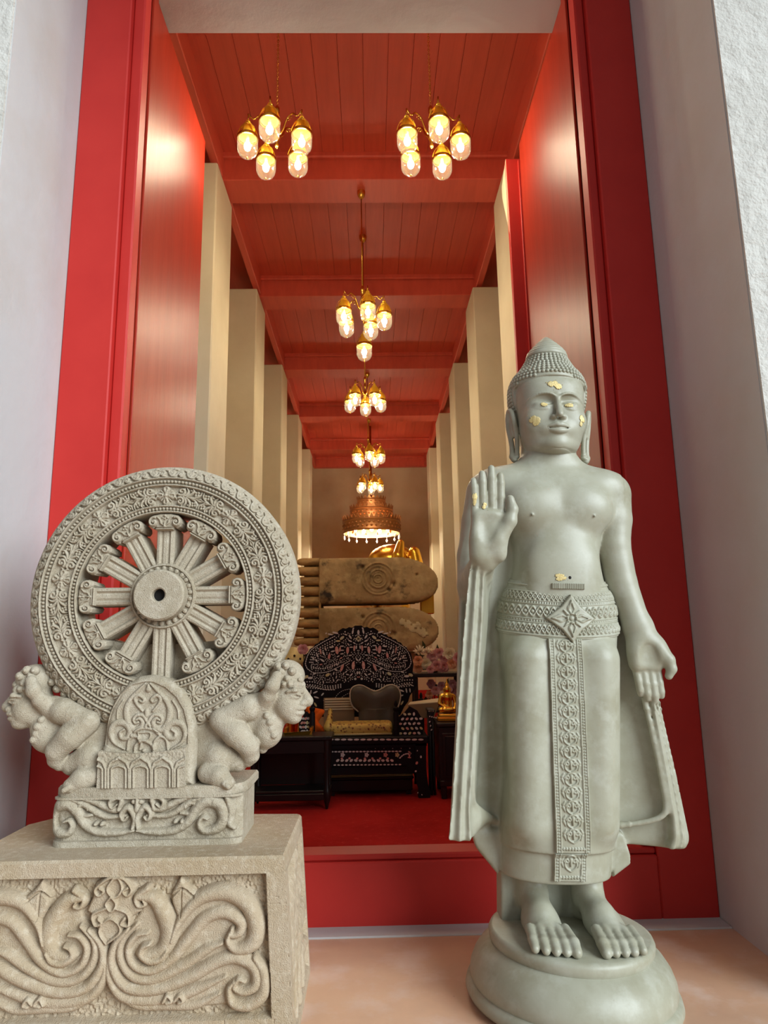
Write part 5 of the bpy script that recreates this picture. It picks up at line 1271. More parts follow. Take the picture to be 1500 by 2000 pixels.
# head with ear and the supporting hand, seen over the feet
hy = 4.0
def hp(px, py): p = fp(px, py, SY + .2 + hy); return p - RBO
c = hp(772, 1100); S = (SY + hy) / 1340
f = Field(c - np.array([.75, .6, .5]), c + np.array([.75, .6, .6]), .018)
f.ell(c + np.array([-.05, .1, .02]), (.50, .40, .36), .05)
for k in range(5): f.cone(c + np.array([.18 + .035 * k, -.16 - .02 * k, -.20]), c + np.array([.12 + .035 * k, -.20 - .02 * k, .20 - .03 * k]), .022, .022, .01)
f.chain([c + np.array([.02, -.32, -.20]), c + np.array([.05, -.36, .10]), c + np.array([.10, -.34, .34])], [.10, .12, .07], .02)
f.chain([c + np.array([.44, -.20, -.25]), c + np.array([.36, -.22, .18])], [.14, .11], .03)
v, fc = f.mesh(); link('gilded_head', v, fc, 'gold', rb, True)
o = MB().box(A1[0] - .2, A1[1] - .30, -.05, .7, 0, A2[2] - .002, .02).build('plinth', 'old_plaster', rb)
o = MB().box(fp(820, 1180, SY + .9)[0], fp(846, 1180, SY + .9)[0], .55, .7, fp(820, 1200, SY + .9)[2], fp(820, 1140, SY + .9)[2], .01).build('gilded_screen', 'gold', rb)
# flaked patch of bare lime on the lower sole
q = MB(); rg = np.random.default_rng(5)
R = Relief(0, .42, 0, .30, .012); X, Z = np.meshgrid(R.x, R.y)
for (x, z, r) in ((.05, .23, .05), (.12, .20, .06), (.18, .15, .06), (.25, .19, .045), (.30, .10, .06), (.34, .06, .05), (.24, .12, .04)): R.dot(x, z, r, .012)
p = fp(778, 1213, SY - .05) - RBO
plate('flaked_patch', R, (R.H > .002) & (noise2(X.shape, 2, 9) > -.38), Matrix.Translation((p[0], -.252, p[2] - .24)), .03, 'bare_lime', rb)
tag(rb, 'huge reclining Buddha seen from its weathered soles and toes, gilded behind', 'statue')

# ================================================================ throne and things round it
TYF = 5.42        # front of the throne
MPP = (TYF + .25) / 1340 * 1.02
def tp_(px, py, y=TYF): return onY(px, py, y)
thr = empty('inlaid_throne', (-.02, TYF, 0)); TO = np.array([-.02, TYF, 0])
def tloc(px, py, y): return tp_(px, py, y) - TO
# measured extents
xL, xR = tloc(584, 1500, TYF)[0], tloc(832, 1500, TYF)[0]
BYK = 6.02        # plane of the back
def bk(px, py): p = tp_(px, py, BYK) - TO; return (p[0], p[2])
# back board: outline traced from the left half and mirrored
ax_ = bk(700, 1300)[0]
half = [(700, 1222), (688, 1226), (676, 1228), (664, 1230), (660, 1238), (650, 1240), (640, 1246), (632, 1250), (622, 1256), (612, 1264), (602, 1274), (595, 1288), (592, 1302), (594, 1316), (590, 1326), (586, 1340), (592, 1352), (600, 1362), (604, 1374), (612, 1384), (620, 1400), (700, 1400)]
L_ = [bk(*p) for p in half]; Rr = [(2 * ax_ - x, z) for x, z in L_][::-1][1:-1]
poly = (L_ + Rr)
# saw-tooth scales along the top edge
def teeth(pts):
    out = []
    for i in range(len(pts)):
        a, b_ = np.array(pts[i]), np.array(pts[(i + 1) % len(pts)]); d = np.linalg.norm(b_ - a); nn = max(1, int(d / .035)) if max(a[1], b_[1]) > bk(0, 1310)[1] and d < .2 else 1
        nrm = np.array([-(b_ - a)[1], (b_ - a)[0]]) / (d + 1e-9)
        for k in range(nn):
            out.append(tuple(a + (b_ - a) * k / nn))
            if nn > 1 or d < .1 and a[1] > bk(0, 1310)[1]: out.append(tuple(a + (b_ - a) * (k + .5) / nn - nrm * .010))
    return out
pg = teeth(poly)
area = sum(pg[i][0] * pg[(i + 1) % len(pg)][1] - pg[(i + 1) % len(pg)][0] * pg[i][1] for i in range(len(pg)))
if area < 0: pg = pg[::-1]
back_ = MB().prism(pg, BYK - TYF, BYK - TYF + .05).build('back_board', 'black_board', thr)
# inlay: pieces of shell laid in lines, rows of dots, feathers and birds
INL = {'pearl': MB(), 'pearl_pink': MB(), 'pearl_gold': MB()}
CHIPS = []
def chip(M_, cx, cz, a, l, w, y, kind='oval'):
    CHIPS.append((cx, cz, max(l, w)))
    if l > .0065: l, w = l * 1.18, w * 1.3
    c, s = math.cos(a), math.sin(a); n = 8 if kind == 'oval' else 4
    pts = [(l * math.cos(t) , w * math.sin(t)) for t in np.linspace(0, 2 * PI, n, endpoint=False)] if kind == 'oval' else [(-l, -w), (l, -w * .8), (l, w), (-l * .9, w)]
    P2 = [(cx + u * c - v * s, cz + u * s + v * c) for u, v in pts]
    M_.prism(P2, y - .004, y + .004)
yb = BYK - TYF - .001
def inl(path_px, m, n, l, w, jitter=.1, both=True, kind='oval', y=yb, proj=bk, axis=None):
    axis = ax_ if axis is None else axis
    P2 = curve([proj(*p) for p in path_px], 60); d = np.concatenate([[0], np.cumsum([math.dist(P2[i], P2[i + 1]) for i in range(len(P2) - 1)])])
    for k in range(n):
        t = (k + .5) / n * d[-1]; i = min(np.searchsorted(d, t), len(P2) - 1); i = max(i, 1); a, b_ = P2[i - 1], P2[i]; q = (t - d[i - 1]) / (d[i] - d[i - 1] + 1e-9)
        x, z = a[0] + (b_[0] - a[0]) * q, a[1] + (b_[1] - a[1]) * q; ang = math.atan2(b_[1] - a[1], b_[0] - a[0]) + random.uniform(-jitter, jitter)
        chip(INL[m], x, z, ang, l, w, y, kind)
        if both: chip(INL[m], 2 * axis - x, z, PI - ang, l, w, y, kind)
D = .0056
inl([(655, 1242), (628, 1256), (606, 1272), (597, 1294), (600, 1306)], 'pearl', 22, .0075, .003)
inl([(600, 1306), (614, 1314), (640, 1312), (662, 1302), (684, 1290)], 'pearl', 22, .0075, .003)
for off in (0, 1, 2): inl([(656, 1248 + off * 5), (632, 1260 + off * 5), (612 + off * 2, 1276 + off * 4), (604 + off * 3, 1296)], 'pearl', 14 - off, D, D)
for off in (0, 1): inl([(606, 1300 + off * 4), (625, 1306), (646, 1303 - off * 2), (668, 1293 - off * 3)], 'pearl', 14, D, D)
for off in (0, 1, 2): inl([(592 + off, 1332 + off * 5), (612, 1332 + off * 6), (640, 1340 + off * 3), (668, 1336 + off * 3)], 'pearl', 15, D, D)
inl([(592, 1344), (602, 1340), (616, 1342), (636, 1347), (655, 1347)], 'pearl', 13, .008, .003)
inl([(652, 1372), (658, 1358), (672, 1348), (700, 1344)], 'pearl', 15, .006, .0026); inl([(663, 1374), (668, 1362), (682, 1354), (700, 1352)], 'pearl', 12, .0055, .0026)
inl([(700, 1226), (700, 1244)], 'pearl', 1, .018, .008, 0, False)
for (x, y, a, l, w, m) in ((689, 1234, 1.35, .018, .006, 'pearl'), (684, 1244, 2.2, .018, .006, 'pearl'), (684, 1252, 2.7, .016, .005, 'pearl'), (692, 1256, 2.6, .012, .004, 'pearl'), (690, 1228, 1.0, .010, .005, 'pearl'), (655, 1236, 2.9, .024, .006, 'pearl'), (668, 1246, .65, .020, .009, 'pearl_gold'),
                           (660, 1252, 0, .020, .006, 'pearl_gold'), (645, 1239, -.2, .020, .005, 'pearl'), (637, 1237, 1.0, .007, .004, 'pearl'), (674, 1234, 0, .006, .006, 'pearl'), (679, 1270, 1.5, .026, .010, 'pearl_pink'), (664, 1268, 1.4, .020, .006, 'pearl_pink'), (658, 1270, 1.7, .030, .012, 'pearl_pink'), (692, 1266, 1.5, .022, .007, 'pearl_pink'),
                           (696, 1264, 1.5, .014, .005, 'pearl'), (626, 1272, 1.8, .024, .006, 'pearl_pink'), (643, 1282, 1.4, .020, .009, 'pearl_pink'), (668, 1304, 1.2, .030, .009, 'pearl_pink'), (690, 1300, 1.5, .030, .011, 'pearl_pink'), (640, 1318, .5, .018, .010, 'pearl_gold'), (612, 1286, -1.0, .014, .005, 'pearl'), (620, 1280, -1.2, .018, .005, 'pearl'),
                           (632, 1276, -1.1, .016, .006, 'pearl'), (636, 1268, -1.1, .014, .005, 'pearl'), (630, 1290, -.6, .018, .006, 'pearl'), (618, 1290, -.9, .012, .006, 'pearl'), (648, 1264, .2, .018, .005, 'pearl'), (650, 1272, .2, .016, .005, 'pearl'), (668, 1262, 0, .016, .004, 'pearl'), (668, 1270, 0, .016, .004, 'pearl'), (668, 1277, .1, .014, .004, 'pearl'),
                           (684, 1280, .1, .014, .004, 'pearl'), (686, 1264, 0, .014, .004, 'pearl'), (656, 1308, -.6, .016, .006, 'pearl'), (658, 1298, -.3, .012, .006, 'pearl'), (697, 1288, -.9, .014, .005, 'pearl'), (700, 1300, 0, .014, .004, 'pearl'), (698, 1314, 1.5, .012, .006, 'pearl'), (686, 1318, .8, .016, .005, 'pearl'), (694, 1326, 0, .009, .008, 'pearl'), (598, 1322, .4, .018, .010, 'pearl_gold'),
                           (606, 1324, 0, .020, .008, 'pearl'), (614, 1316, .3, .014, .004, 'pearl'), (600, 1352, 1.5, .016, .004, 'pearl'), (607, 1352, 1.4, .018, .005, 'pearl'), (616, 1352, .4, .018, .005, 'pearl'), (618, 1362, -.3, .020, .005, 'pearl'), (630, 1356, .8, .014, .005, 'pearl'), (616, 1376, -1.0, .018, .006, 'pearl_gold'), (634, 1366, .8, .012, .004, 'pearl'), (676, 1312, .9, .010, .004, 'pearl')):
    x, z = bk(x, y); chip(INL[m], x, z, a, l, w, yb); chip(INL[m], 2 * ax_ - x, z, PI - a, l, w, yb)
x, z = bk(700, 1243)
for k in range(4): chip(INL['pearl_gold'], x + .012 * math.cos(k * PI / 2), z - .02 + .012 * math.sin(k * PI / 2), k * PI / 2, .012, .009, yb - .003)
# smaller pieces fill the ground between
rg = np.random.default_rng(12); zlo, zhi = bk(0, 1345)[1], bk(0, 1246)[1]; xlo, xhi = bk(606, 1300)[0], ax_
for _ in range(5000):
    x, z = rg.uniform(xlo, xhi), rg.uniform(zlo, zhi)
    if z > zhi - (1 - (x - xlo) / (xhi - xlo)) ** 2 * .13: continue
    if (x - ax_) ** 2 + (z - bk(0, 1384)[1]) ** 2 < .19 ** 2: continue
    big = rg.random() < .35; l = .0125 if big else .0046
    if any((x - a) ** 2 + (z - b_) ** 2 < (l + c * .9 + .004) ** 2 for a, b_, c in CHIPS): continue
    ang = rg.uniform(0, PI); mm = rg.choice(['pearl', 'pearl', 'pearl_pink']) if big else 'pearl'
    chip(INL[mm], x, z, ang, l, .0042 if big else .0046, yb); chip(INL[mm], 2 * ax_ - x, z, PI - ang, l, .0042 if big else .0046, yb)
# seat, legs and aprons
seat_z = tloc(700, 1440, TYF)[2]
sx0, sx1 = tloc(596, 1450, TYF)[0], tloc(834, 1450, TYF)[0]
MB().box(sx0 - .01, sx1 + .01, -.01, BYK - TYF, seat_z - .055, seat_z, .008).build('seat', 'black_board', thr)
MB().box(sx0 + .01, sx1 - .01, .005, BYK - TYF - .02, seat_z - .085, seat_z - .055, .005).build('seat_frame', 'black_board', thr)
az0 = tloc(700, 1500, TYF)[2]
ap = [(sx0 + .02, seat_z - .085), (sx0 + .02, az0 - .03), (sx0 + .13, az0 - .03), (sx0 + .16, az0 + .005), (sx0 + .22, az0 + .012), (sx1 - .22, az0 + .012), (sx1 - .16, az0 + .005), (sx1 - .13, az0 - .03), (sx1 - .02, az0 - .03), (sx1 - .02, seat_z - .085)]
MB().prism(ap, .02, .05).build('apron', 'black_board', thr)
MB().box(sx0 + .05, sx1 - .05, .03, .07, tloc(700, 1512, TYF)[2] - .01, tloc(700, 1500, TYF)[2] + .005, .004).build('stretcher', 'black_board', thr)
for sx in (sx0, sx1):
    s = 1 if sx == sx0 else -1
    for y in (.0, BYK - TYF - .08):
        pr = curve([(.0, seat_z - .07), (.005, .38), (.01, .22), (.0, .10), (-.015, .05), (-.012, .0)], 16)
        b = MB(); w0 = .095; n = len(pr)
        for (dx, z) in pr:
            w = w0 * (.85 + .25 * abs(z - .2)); b.v += [(sx + s * (dx), y, z), (sx + s * (dx + w), y, z), (sx + s * (dx + w), y + .09, z), (sx + s * dx, y + .09, z)]
        for i in range(n - 1):
            for k in range(4): q = (i * 4 + k, i * 4 + (k + 1) % 4, i * 4 + 4 + (k + 1) % 4, i * 4 + 4 + k); b.f.append(q if s > 0 else q[::-1])
        b.f += [(0, 1, 2, 3), tuple(range(4 * n - 4, 4 * n))]; b.build('leg', 'black_board', thr)
def fk(px, py): p = tloc(px, py, TYF); return (p[0], p[2])
fax = fk(714, 0)[0]
yf_ = -.012
inl([(640, 1444), (828, 1444)], 'pearl', 15, .018, .005, .05, False, y=yf_, proj=fk); inl([(640, 1450), (828, 1450)], 'pearl', 22, .006, .003, .1, False, y=.004, proj=fk)
inl([(640, 1462), (826, 1462)], 'pearl', 11, .004, .004, 0, False, y=.018, proj=fk); inl([(645, 1469), (785, 1468)], 'pearl', 20, .010, .004, .05, False, y=.018, proj=fk)
inl([(650, 1495), (785, 1494)], 'pearl', 18, .009, .004, .1, False, y=.018, proj=fk); inl([(655, 1486), (770, 1486)], 'pearl', 13, .012, .007, .6, False, y=.018, proj=fk); inl([(660, 1482), (765, 1482)], 'pearl_pink', 7, .008, .006, .6, False, y=.018, proj=fk)
for px in (669, 716, 753, 776):
    cx_, cz_ = fk(px, 1475)
    for k in range(5): chip(INL['pearl_gold' if px == 776 else 'pearl_pink' if px == 753 else 'pearl'], cx_ + .010 * math.cos(k * 1.2566), cz_ + .010 * math.sin(k * 1.2566), k * 1.2566, .007, .005, .018)
inl([(800, 1468), (800, 1482)], 'pearl_pink', 4, .012, .004, 3, False, y=.018, proj=fk); inl([(780, 1482), (790, 1474), (804, 1472)], 'pearl', 6, .008, .004, .1, False, y=.018, proj=fk)
for (px, py, m, l) in ((815, 1466, 'pearl', .005), (822, 1478, 'pearl', .008), (814, 1490, 'pearl_pink', .010), (812, 1506, 'pearl', .007), (816, 1548, 'pearl', .005), (824, 1552, 'pearl', .005), (612, 1476, 'pearl', .009), (610, 1488, 'pearl_pink', .011)):
    x, z = fk(px, py); chip(INL[m], x, z, random.uniform(0, 3), l, l * .7, -.004)
# arm rests: pierced end panels with posts
def arm_post(px, ytop, ybot, y):
    x, z1 = tloc(px, ytop, y + TYF)[0], tloc(px, ytop, y + TYF)[2]; z0 = seat_z - .02
    o = MB().lathe([(.001, z1), (.010, z1 - .012), (.014, z1 - .03), (.010, z1 - .045), (.022, z1 - .055), (.022, z1 - .07), (.016, z1 - .08), (.022, z1 - .10), (.022, z0)][::-1], 12, (x, y, 0)).build('arm_post', 'black_board', thr); autosmooth(o, 40); return x, z1
pxr, zr1 = arm_post(773, 1368, 1440, .06); pxl, zl1 = arm_post(610, 1368, 1440, .06)
arm_post(822, 1352, 1440, .42); arm_post(600, 1352, 1440, .42)
def arm_panel(px_a, px_b, py_t, y, flip):
    xa, xb = tloc(px_a, 1420, TYF + y)[0], tloc(px_b, 1420, TYF + y)[0]; z1 = tloc(px_a, py_t, TYF + y)[2]; z0 = seat_z - .01
    w = xb - xa
    out = [(xa, z0), (xb, z0), (xb, z0 + (z1 - z0) * .55), (xb - w * .2, z0 + (z1 - z0) * .85), (xb - w * .5, z1), (xa + w * .3, z0 + (z1 - z0) * .8), (xa, z0 + (z1 - z0) * .6)]
    if w < 0: out = out[::-1]
    MB().prism(out, y, y + .03).build('arm_panel', 'black_board', thr)
    for i in range(5):
        for j in range(5):
            x = xa + w * (.12 + .18 * i + (.09 if j % 2 else 0)); z = z0 + (z1 - z0) * (.10 + .16 * j)
            if j > 3 and i in (0, 4): continue
            chip(INL[random.choice(['pearl', 'pearl', 'pearl_pink', 'pearl_gold'])], x, z, random.choice([0, .6, -.6, 1.5]), .012, .007, y - .001)
arm_panel(776, 826, 1380, .08, 1); arm_panel(584, 612, 1390, .08, -1)
for m, mb in INL.items():
    if mb.v: o = mb.build('inlay_' + {'pearl': 'white', 'pearl_pink': 'pink', 'pearl_gold': 'yellow'}[m], m, thr); o['kind'] = 'stuff'
tag(thr, 'black lacquer throne inlaid with mother-of-pearl dragons, in front of the giant soles', 'throne')

# ================================================================ small things about the throne
pbr('grey_leather', lin(86, 78, 64), .45, spec=.4, bump=[(90, .15, .002, 3)])
pbr('piping', lin(196, 184, 158), .6)
pbr('orange_cloth', lin(214, 92, 26), .85, spec=.1, bump=[(40, .4, .006, 4)])
pbr('paper', lin(214, 196, 158), .8)
pbr('paper_dark', lin(150, 120, 84), .8)
pbr('pink_petal', lin(240, 186, 180), .7, spec=.2, spots=[(lin(222, 146, 146), 8, .45, .7, U)])
pbr('white_petal', lin(250, 236, 206), .7, spec=.2, spots=[(lin(226, 180, 140), 8, .5, .8, U)])
pbr('peach_petal', lin(244, 190, 150), .7, spec=.2)
pbr('leaf_green', lin(52, 56, 28), .6)
# gold brocade with small dark red motifs
m = bpy.data.materials.new('brocade'); m.use_nodes = True; nt = m.node_tree; N = nt.nodes; L = nt.links; bs = N['Principled BSDF']; bs.inputs['Roughness'].default_value = .6; bs.inputs['Metallic'].default_value = .25
tc_ = N.new('ShaderNodeTexCoord'); vo = N.new('ShaderNodeTexVoronoi'); vo.inputs['Scale'].default_value = 42; vo.feature = 'SMOOTH_F1'; L.new(tc_.outputs['Object'], vo.inputs['Vector'])
nz = N.new('ShaderNodeTexNoise'); nz.inputs['Scale'].default_value = 60; L.new(tc_.outputs['Object'], nz.inputs['Vector'])
cr = N.new('ShaderNodeValToRGB'); cr.color_ramp.elements[0].position = .18; cr.color_ramp.elements[0].color = lin(104, 40, 26); cr.color_ramp.elements[1].position = .42; cr.color_ramp.elements[1].color = lin(206, 172, 84)
ad = N.new('ShaderNodeMath'); ad.operation = 'MULTIPLY'; L.new(vo.outputs['Distance'], ad.inputs[0]); L.new(nz.outputs[0], ad.inputs[1])
mu = N.new('ShaderNodeMath'); mu.operation = 'MULTIPLY'; mu.inputs[1].default_value = 2.2; L.new(ad.outputs[0], mu.inputs[0]); L.new(mu.outputs[0], cr.inputs[0]); L.new(cr.outputs[0], bs.inputs['Base Color'])
bp = N.new('ShaderNodeBump'); bp.inputs['Strength'].default_value = .3; bp.inputs['Distance'].default_value = .004; L.new(nz.outputs[0], bp.inputs['Height']); L.new(bp.outputs[0], bs.inputs['Normal']); MATS['brocade'] = m
def P_(px, py, y): return onY(px, py, y)
SEATZ = thr.location.z + seat_z
# brocade cushion lying on the seat, its left end curled up
cy = 5.59; a = P_(640, 1424, cy - .10); b_ = P_(766, 1424, cy - .10)
cu = empty('brocade_cushion', (a[0], cy, SEATZ)); w = b_[0] - a[0]
f = Field((-.06, -.22, -.01), (w + .05, .28, .22), .008)
f.box((w / 2 + .015, .03, .045), (w / 2 - .01, .13, .045), .035, .02)
f.cone((.0, -.07, .06), (.0, .13, .06), .034, .034, .02); f.cone((.005, -.06, .10), (.005, .13, .12), .022, .022, .03); f.cone((.01, .02, .13), (.005, .13, .17), .018, .02, .02)
v, fc = f.mesh(); v[:, 2] = np.maximum(v[:, 2], .001); link('pad', v, fc, 'brocade', cu, True)
MB().tube([(.02, -.102, .012), (w, -.102, .012)], .009, 8).build('front_piping', 'gold_leaf', cu, True)
tag(cu, 'gold brocade cushion with dark red pattern lying on the throne seat', 'cushion')
# heart-shaped grey backrest
hy = 5.84
hpx = [(700, 1390), (688, 1378), (684, 1362), (686, 1346), (696, 1339), (708, 1339), (720, 1345), (732, 1350), (744, 1346), (756, 1339), (768, 1338), (778, 1345), (782, 1358), (779, 1376), (772, 1390)]
H2 = [P_(x, y, hy) for x, y in hpx]; hb_ = empty('backrest_cushion', (H2[0][0], hy, SEATZ))
zb0 = min(p[2] for p in H2) ; shift = SEATZ + .05 - zb0
out = curve([(p[0] - H2[0][0], p[2] - SEATZ) for p in H2], 56); out = [(x, z) for x, z in out]; lowz = min(z for x, z in out)
out = [(out[0][0], .0)] + out + [(out[-1][0], .0)]
R = Relief(min(x for x, z in out) - .01, max(x for x, z in out) + .01, -.002, max(z for x, z in out) + .01, .006)
R.poly(out[::-1], .05, .06); mk2 = R.H > .0006; X, Z = np.meshgrid(R.x, R.y)
wv = X.max() - X.min(); cxm = (X.max() + X.min()) / 2
R.H -= .018 * np.exp(-(((np.abs(X - cxm) - wv * .27) / .07) ** 2 + ((Z - .17) / .07) ** 2)) * mk2; R.H += .012 * np.exp(-((X - cxm) / .05) ** 2) * mk2 * (Z < .17)
plate('pad', R, mk2, None, .05, 'grey_leather', hb_)
MB().tube([(x, -.012, z) for x, z in out[1:-1]], .007, 6).build('edge_piping', 'piping', hb_, True)
tag(hb_, 'grey heart-shaped backrest cushion with pale piping on the throne', 'cushion')
# orange robe cloth bundled on the left arm
p = P_(615, 1382, 5.66); oc = empty('orange_cloth', (p[0], 5.66, SEATZ))
f = Field((-.12, -.10, -.005), (.12, .12, .24), .008); f.cone((-.05, 0, .19), (.06, .02, .17), .020, .016, .01); f.cone((-.04, 0, .18), (-.02, 0, .03), .028, .045, .03); f.cone((.05, .0, .16), (-.02, .0, .08), .02, .035, .02); f.cone((-.02, -.02, .10), (.06, -.02, .02), .03, .025, .01); f.cone((-.03, .02, .02), (.02, .02, .02), .03, .03, .02)
v, fc = f.mesh(); v[:, 2] = np.maximum(v[:, 2], .001); fo = link('fold', v, fc, 'orange_cloth', oc, False)
MB().tube([(-.05, -.025, .19), (-.02, -.045, .10), (.05, -.04, .03)], .006, 6).build('hem', 'orange_cloth', oc, True)
tag(oc, 'crumpled orange cloth at the left end of the throne seat', 'cloth')
# pale slatted panel behind the cushion
a, b_ = P_(632, 1364, 5.90), P_(692, 1364, 5.90); pn = empty('slatted_panel', (a[0], 5.905, SEATZ + .002)); w = b_[0] - a[0]; h = a[2] - SEATZ
MB().box(0, w, 0, .02, 0, h, .003).build('board', 'paper_dark', pn)
for k in range(5): MB().box(.01, w - .01, -.008, .001, h - .018 - k * .020, h - .006 - k * .020, .002).build('slat', 'paper', pn)
tag(pn, 'pale slatted panel leaning behind the brocade cushion', 'panel')
# open folio resting on the right arm
a, b_ = P_(797, 1372, 5.72), P_(858, 1350, 5.72); fo = empty('open_folio', (a[0], 5.72, SEATZ + .10)); w = b_[0] - a[0]; z0 = a[2] - SEATZ - .10
MB().add([(0, 0, 0), (w * .8, 0, 0), (w * 1.0, 0, .115), (.0, 0, .10), (0, .02, 0), (w * .8, .02, 0), (w * 1.0, .02, .115), (.0, .02, .10)], [(0, 1, 2, 3), (7, 6, 5, 4), (0, 4, 5, 1), (1, 5, 6, 2), (2, 6, 7, 3), (3, 7, 4, 0)]).build('cover', 'paper_dark', fo)
MB().add([(0, .0, .102), (w * 1.0, .0, .117), (w * .98, .07, .140), (.02, .07, .114), (0, .0, .108), (w * 1.0, .0, .123), (w * .98, .07, .146), (.02, .07, .120)], [(0, 3, 2, 1), (4, 5, 6, 7), (0, 1, 5, 4), (1, 2, 6, 5), (2, 3, 7, 6), (3, 0, 4, 7)]).build('page', 'paper', fo)
MB().box(.0, w * .4, .005, .06, -.097, .0, .004).build('rest', 'black_lacquer', fo)
tag(fo, 'tan folder with a pale page propped on the right arm of the throne', 'folder')

# ---- dark side table in front on the left
ty = 5.12
a, b_ = P_(486, 1444, ty), P_(646, 1444, ty); tx0, tx1_, tz = a[0], b_[0], a[2] + .012
tb = empty('dark_side_table', ((tx0 + tx1_) / 2, ty, 0)); hw = (tx1_ - tx0) / 2
TD = .27
MB().box(-hw - .01, hw + .01, -.01, TD, tz - .03, tz, .006).build('top', 'black_lacquer', tb)
MB().box(-hw + .02, hw - .02, .01, .03, tz - .12, tz - .03, .004).build('apron', 'black_lacquer', tb); MB().box(-hw + .02, hw - .02, TD - .04, TD - .02, tz - .12, tz - .03, .004).build('apron', 'black_lacquer', tb)
MB().box(-hw + .01, hw - .01, .02, TD - .02, .105, .125, .004).build('shelf', 'black_lacquer', tb)
MB().box(-hw + .02, hw - .02, .012, .03, .06, .105, .004).build('shelf_rail', 'black_lacquer', tb)
MB().box(-hw + .03, hw - .03, TD - .022, TD - .012, .125, tz - .10, .003).build('added_dark_panel', 'black_lacquer', tb)  # black sheet added to keep the space under the table dark
for sx in (-1, 1):
    for y in (.0, TD - .05):
        x = sx * (hw - .03)
        o = MB().lathe([(.008, .0), (.014, .03), (.022, .06), (.026, .10), (.024, .13), (.018, .15), (.020, .30), (.024, tz - .14), (.026, tz - .03)], 12, (x, y + .025, 0)).build('leg', 'black_lacquer', tb); autosmooth(o, 40)
tag(tb, 'black lacquer side table with a lower shelf, left in front of the throne', 'table')
# gold tray on it
a, b_ = P_(556, 1436, ty + .08), P_(604, 1436, ty + .08); w = b_[0] - a[0]
tr = empty('gold_tray', (a[0], ty + .08, tz))
MB().box(0, w, 0, .12, 0.0, .008, .002).build('tray_floor', 'gold_lacquer', tr)
MB().add([(0, 0, 0), (w, 0, 0), (w + .015, -.006, .028), (-.006, -.006, .018), (0, .006, 0), (w, .006, 0), (w + .015, .002, .028), (-.006, .002, .018)], [(0, 1, 2, 3), (7, 6, 5, 4), (2, 6, 7, 3), (0, 4, 5, 1), (1, 5, 6, 2), (3, 7, 4, 0)]).build('front_rim', 'gold', tr)
for x in (-.006, w): MB().add([(x, 0, 0), (x + .018, 0, 0), (x + .022, 0, .05), (x + .004, 0, .05), (x, .12, 0), (x + .018, .12, 0), (x + .022, .12, .05), (x + .004, .12, .05)], [(0, 1, 2, 3), (7, 6, 5, 4), (2, 6, 7, 3), (0, 4, 5, 1), (1, 5, 6, 2), (3, 7, 4, 0)]).build('end_rim', 'gold', tr)
tag(tr, 'small gilded tray with upturned ends on the dark side table', 'tray')
# low black step under the throne and a thin cable
a, b_ = P_(640, 1558, 5.52), P_(806, 1524, 5.52); stp = empty('low_step', (a[0], 5.55, 0)); w = b_[0] - a[0]
MB().box(0, w, 0, .30, .03, .115, .006).build('body', 'black_lacquer', stp); MB().box(-.01, w + .01, -.01, .31, .115, .135, .005).build('tread', 'black_lacquer', stp)
for x in (.01, w - .05):
    for y in (.01, .24): MB().box(x, x + .04, y, y + .04, 0, .03).build('foot', 'black_lacquer', stp)
tag(stp, 'low black wooden step pushed under the throne', 'step')
cb_ = MB().tube(curve([tuple(P_(662, 1518, 5.53)), tuple(P_(690, 1518, 5.53)), tuple(P_(715, 1516, 5.53)), tuple(P_(740, 1512, 5.53)), tuple(P_(770, 1515, 5.53)), tuple(P_(804, 1513, 5.53))], 40), .0035, 6)
zmin = .1355; cb_.v = [(x, y + .06, zmin + .0035 + (z - .148) * .0 + .0) for x, y, z in [(p[0], p[1] + .02 * math.sin(p[0] * 25), p[2]) for p in cb_.v]] if False else cb_.v
zc_ = np.array(cb_.v)[:, 2]; off = .1365 - zc_.min(); cb_.v = [(x, y + .05 + .03 * math.sin(x * 20), z * 0 + .139 + (z - zc_.mean()) * .35) for x, y, z in cb_.v]
o = cb_.build('white_cable', 'piping', None, True); tag(o, 'thin pale cable lying across the low step under the throne', 'cable')

# ---- right: dark cabinet with a small gilt Buddha
cy = 5.36
a, b_ = P_(856, 1412, cy), P_(940, 1412, cy); cx0, cx1, cz = a[0], b_[0], a[2]
cab = empty('dark_cabinet', (cx0, cy, 0)); w = cx1 - cx0
MB().box(0, w, 0, .42, .09, cz - .03, .006).build('body', 'dark_wood', cab); MB().box(-.015, w + .015, -.015, .43, cz - .03, cz, .006).build('top', 'dark_wood', cab)
d_ = MB().box(.025, w * .5 - .005, -.012, .001, .15, cz - .075, .004).build('door', 'dark_wood', cab); MB().box(.045, w * .5 - .025, -.017, -.010, .17, cz - .095, .004).build('door_panel', 'black_lacquer', d_)
d_ = MB().box(w * .5 + .005, w - .025, -.012, .001, .15, cz - .075, .004).build('door', 'dark_wood', cab); MB().box(w * .5 + .025, w - .045, -.017, -.010, .17, cz - .095, .004).build('door_panel', 'black_lacquer', d_)
MB().box(.0, w, -.006, .01, .09, .13, .004).build('plinth_rail', 'dark_wood', cab)
for x in (.01, w - .05):
    for y in (.01, .36): MB().box(x, x + .04, y, y + .05, 0, .09, .004).build('foot', 'dark_wood', cab)
tag(cab, 'dark wooden cabinet with panelled doors right of the throne', 'cabinet')
gx = P_(875, 1390, cy + .12)[0]; gb = empty('gilt_buddha', (gx, cy + .14, cz))
k_ = (P_(875, 1330, cy + .14)[2] - cz)
MB().box(-.085, .085, -.06, .07, 0, .03, .006).build('plinth', 'gold_lacquer', gb); MB().box(-.075, .075, -.052, .062, .03, .055, .006).build('upper_plinth', 'gold', gb)
f = Field((-.10, -.09, .05), (.10, .09, .42), .0045); s_ = 1.0
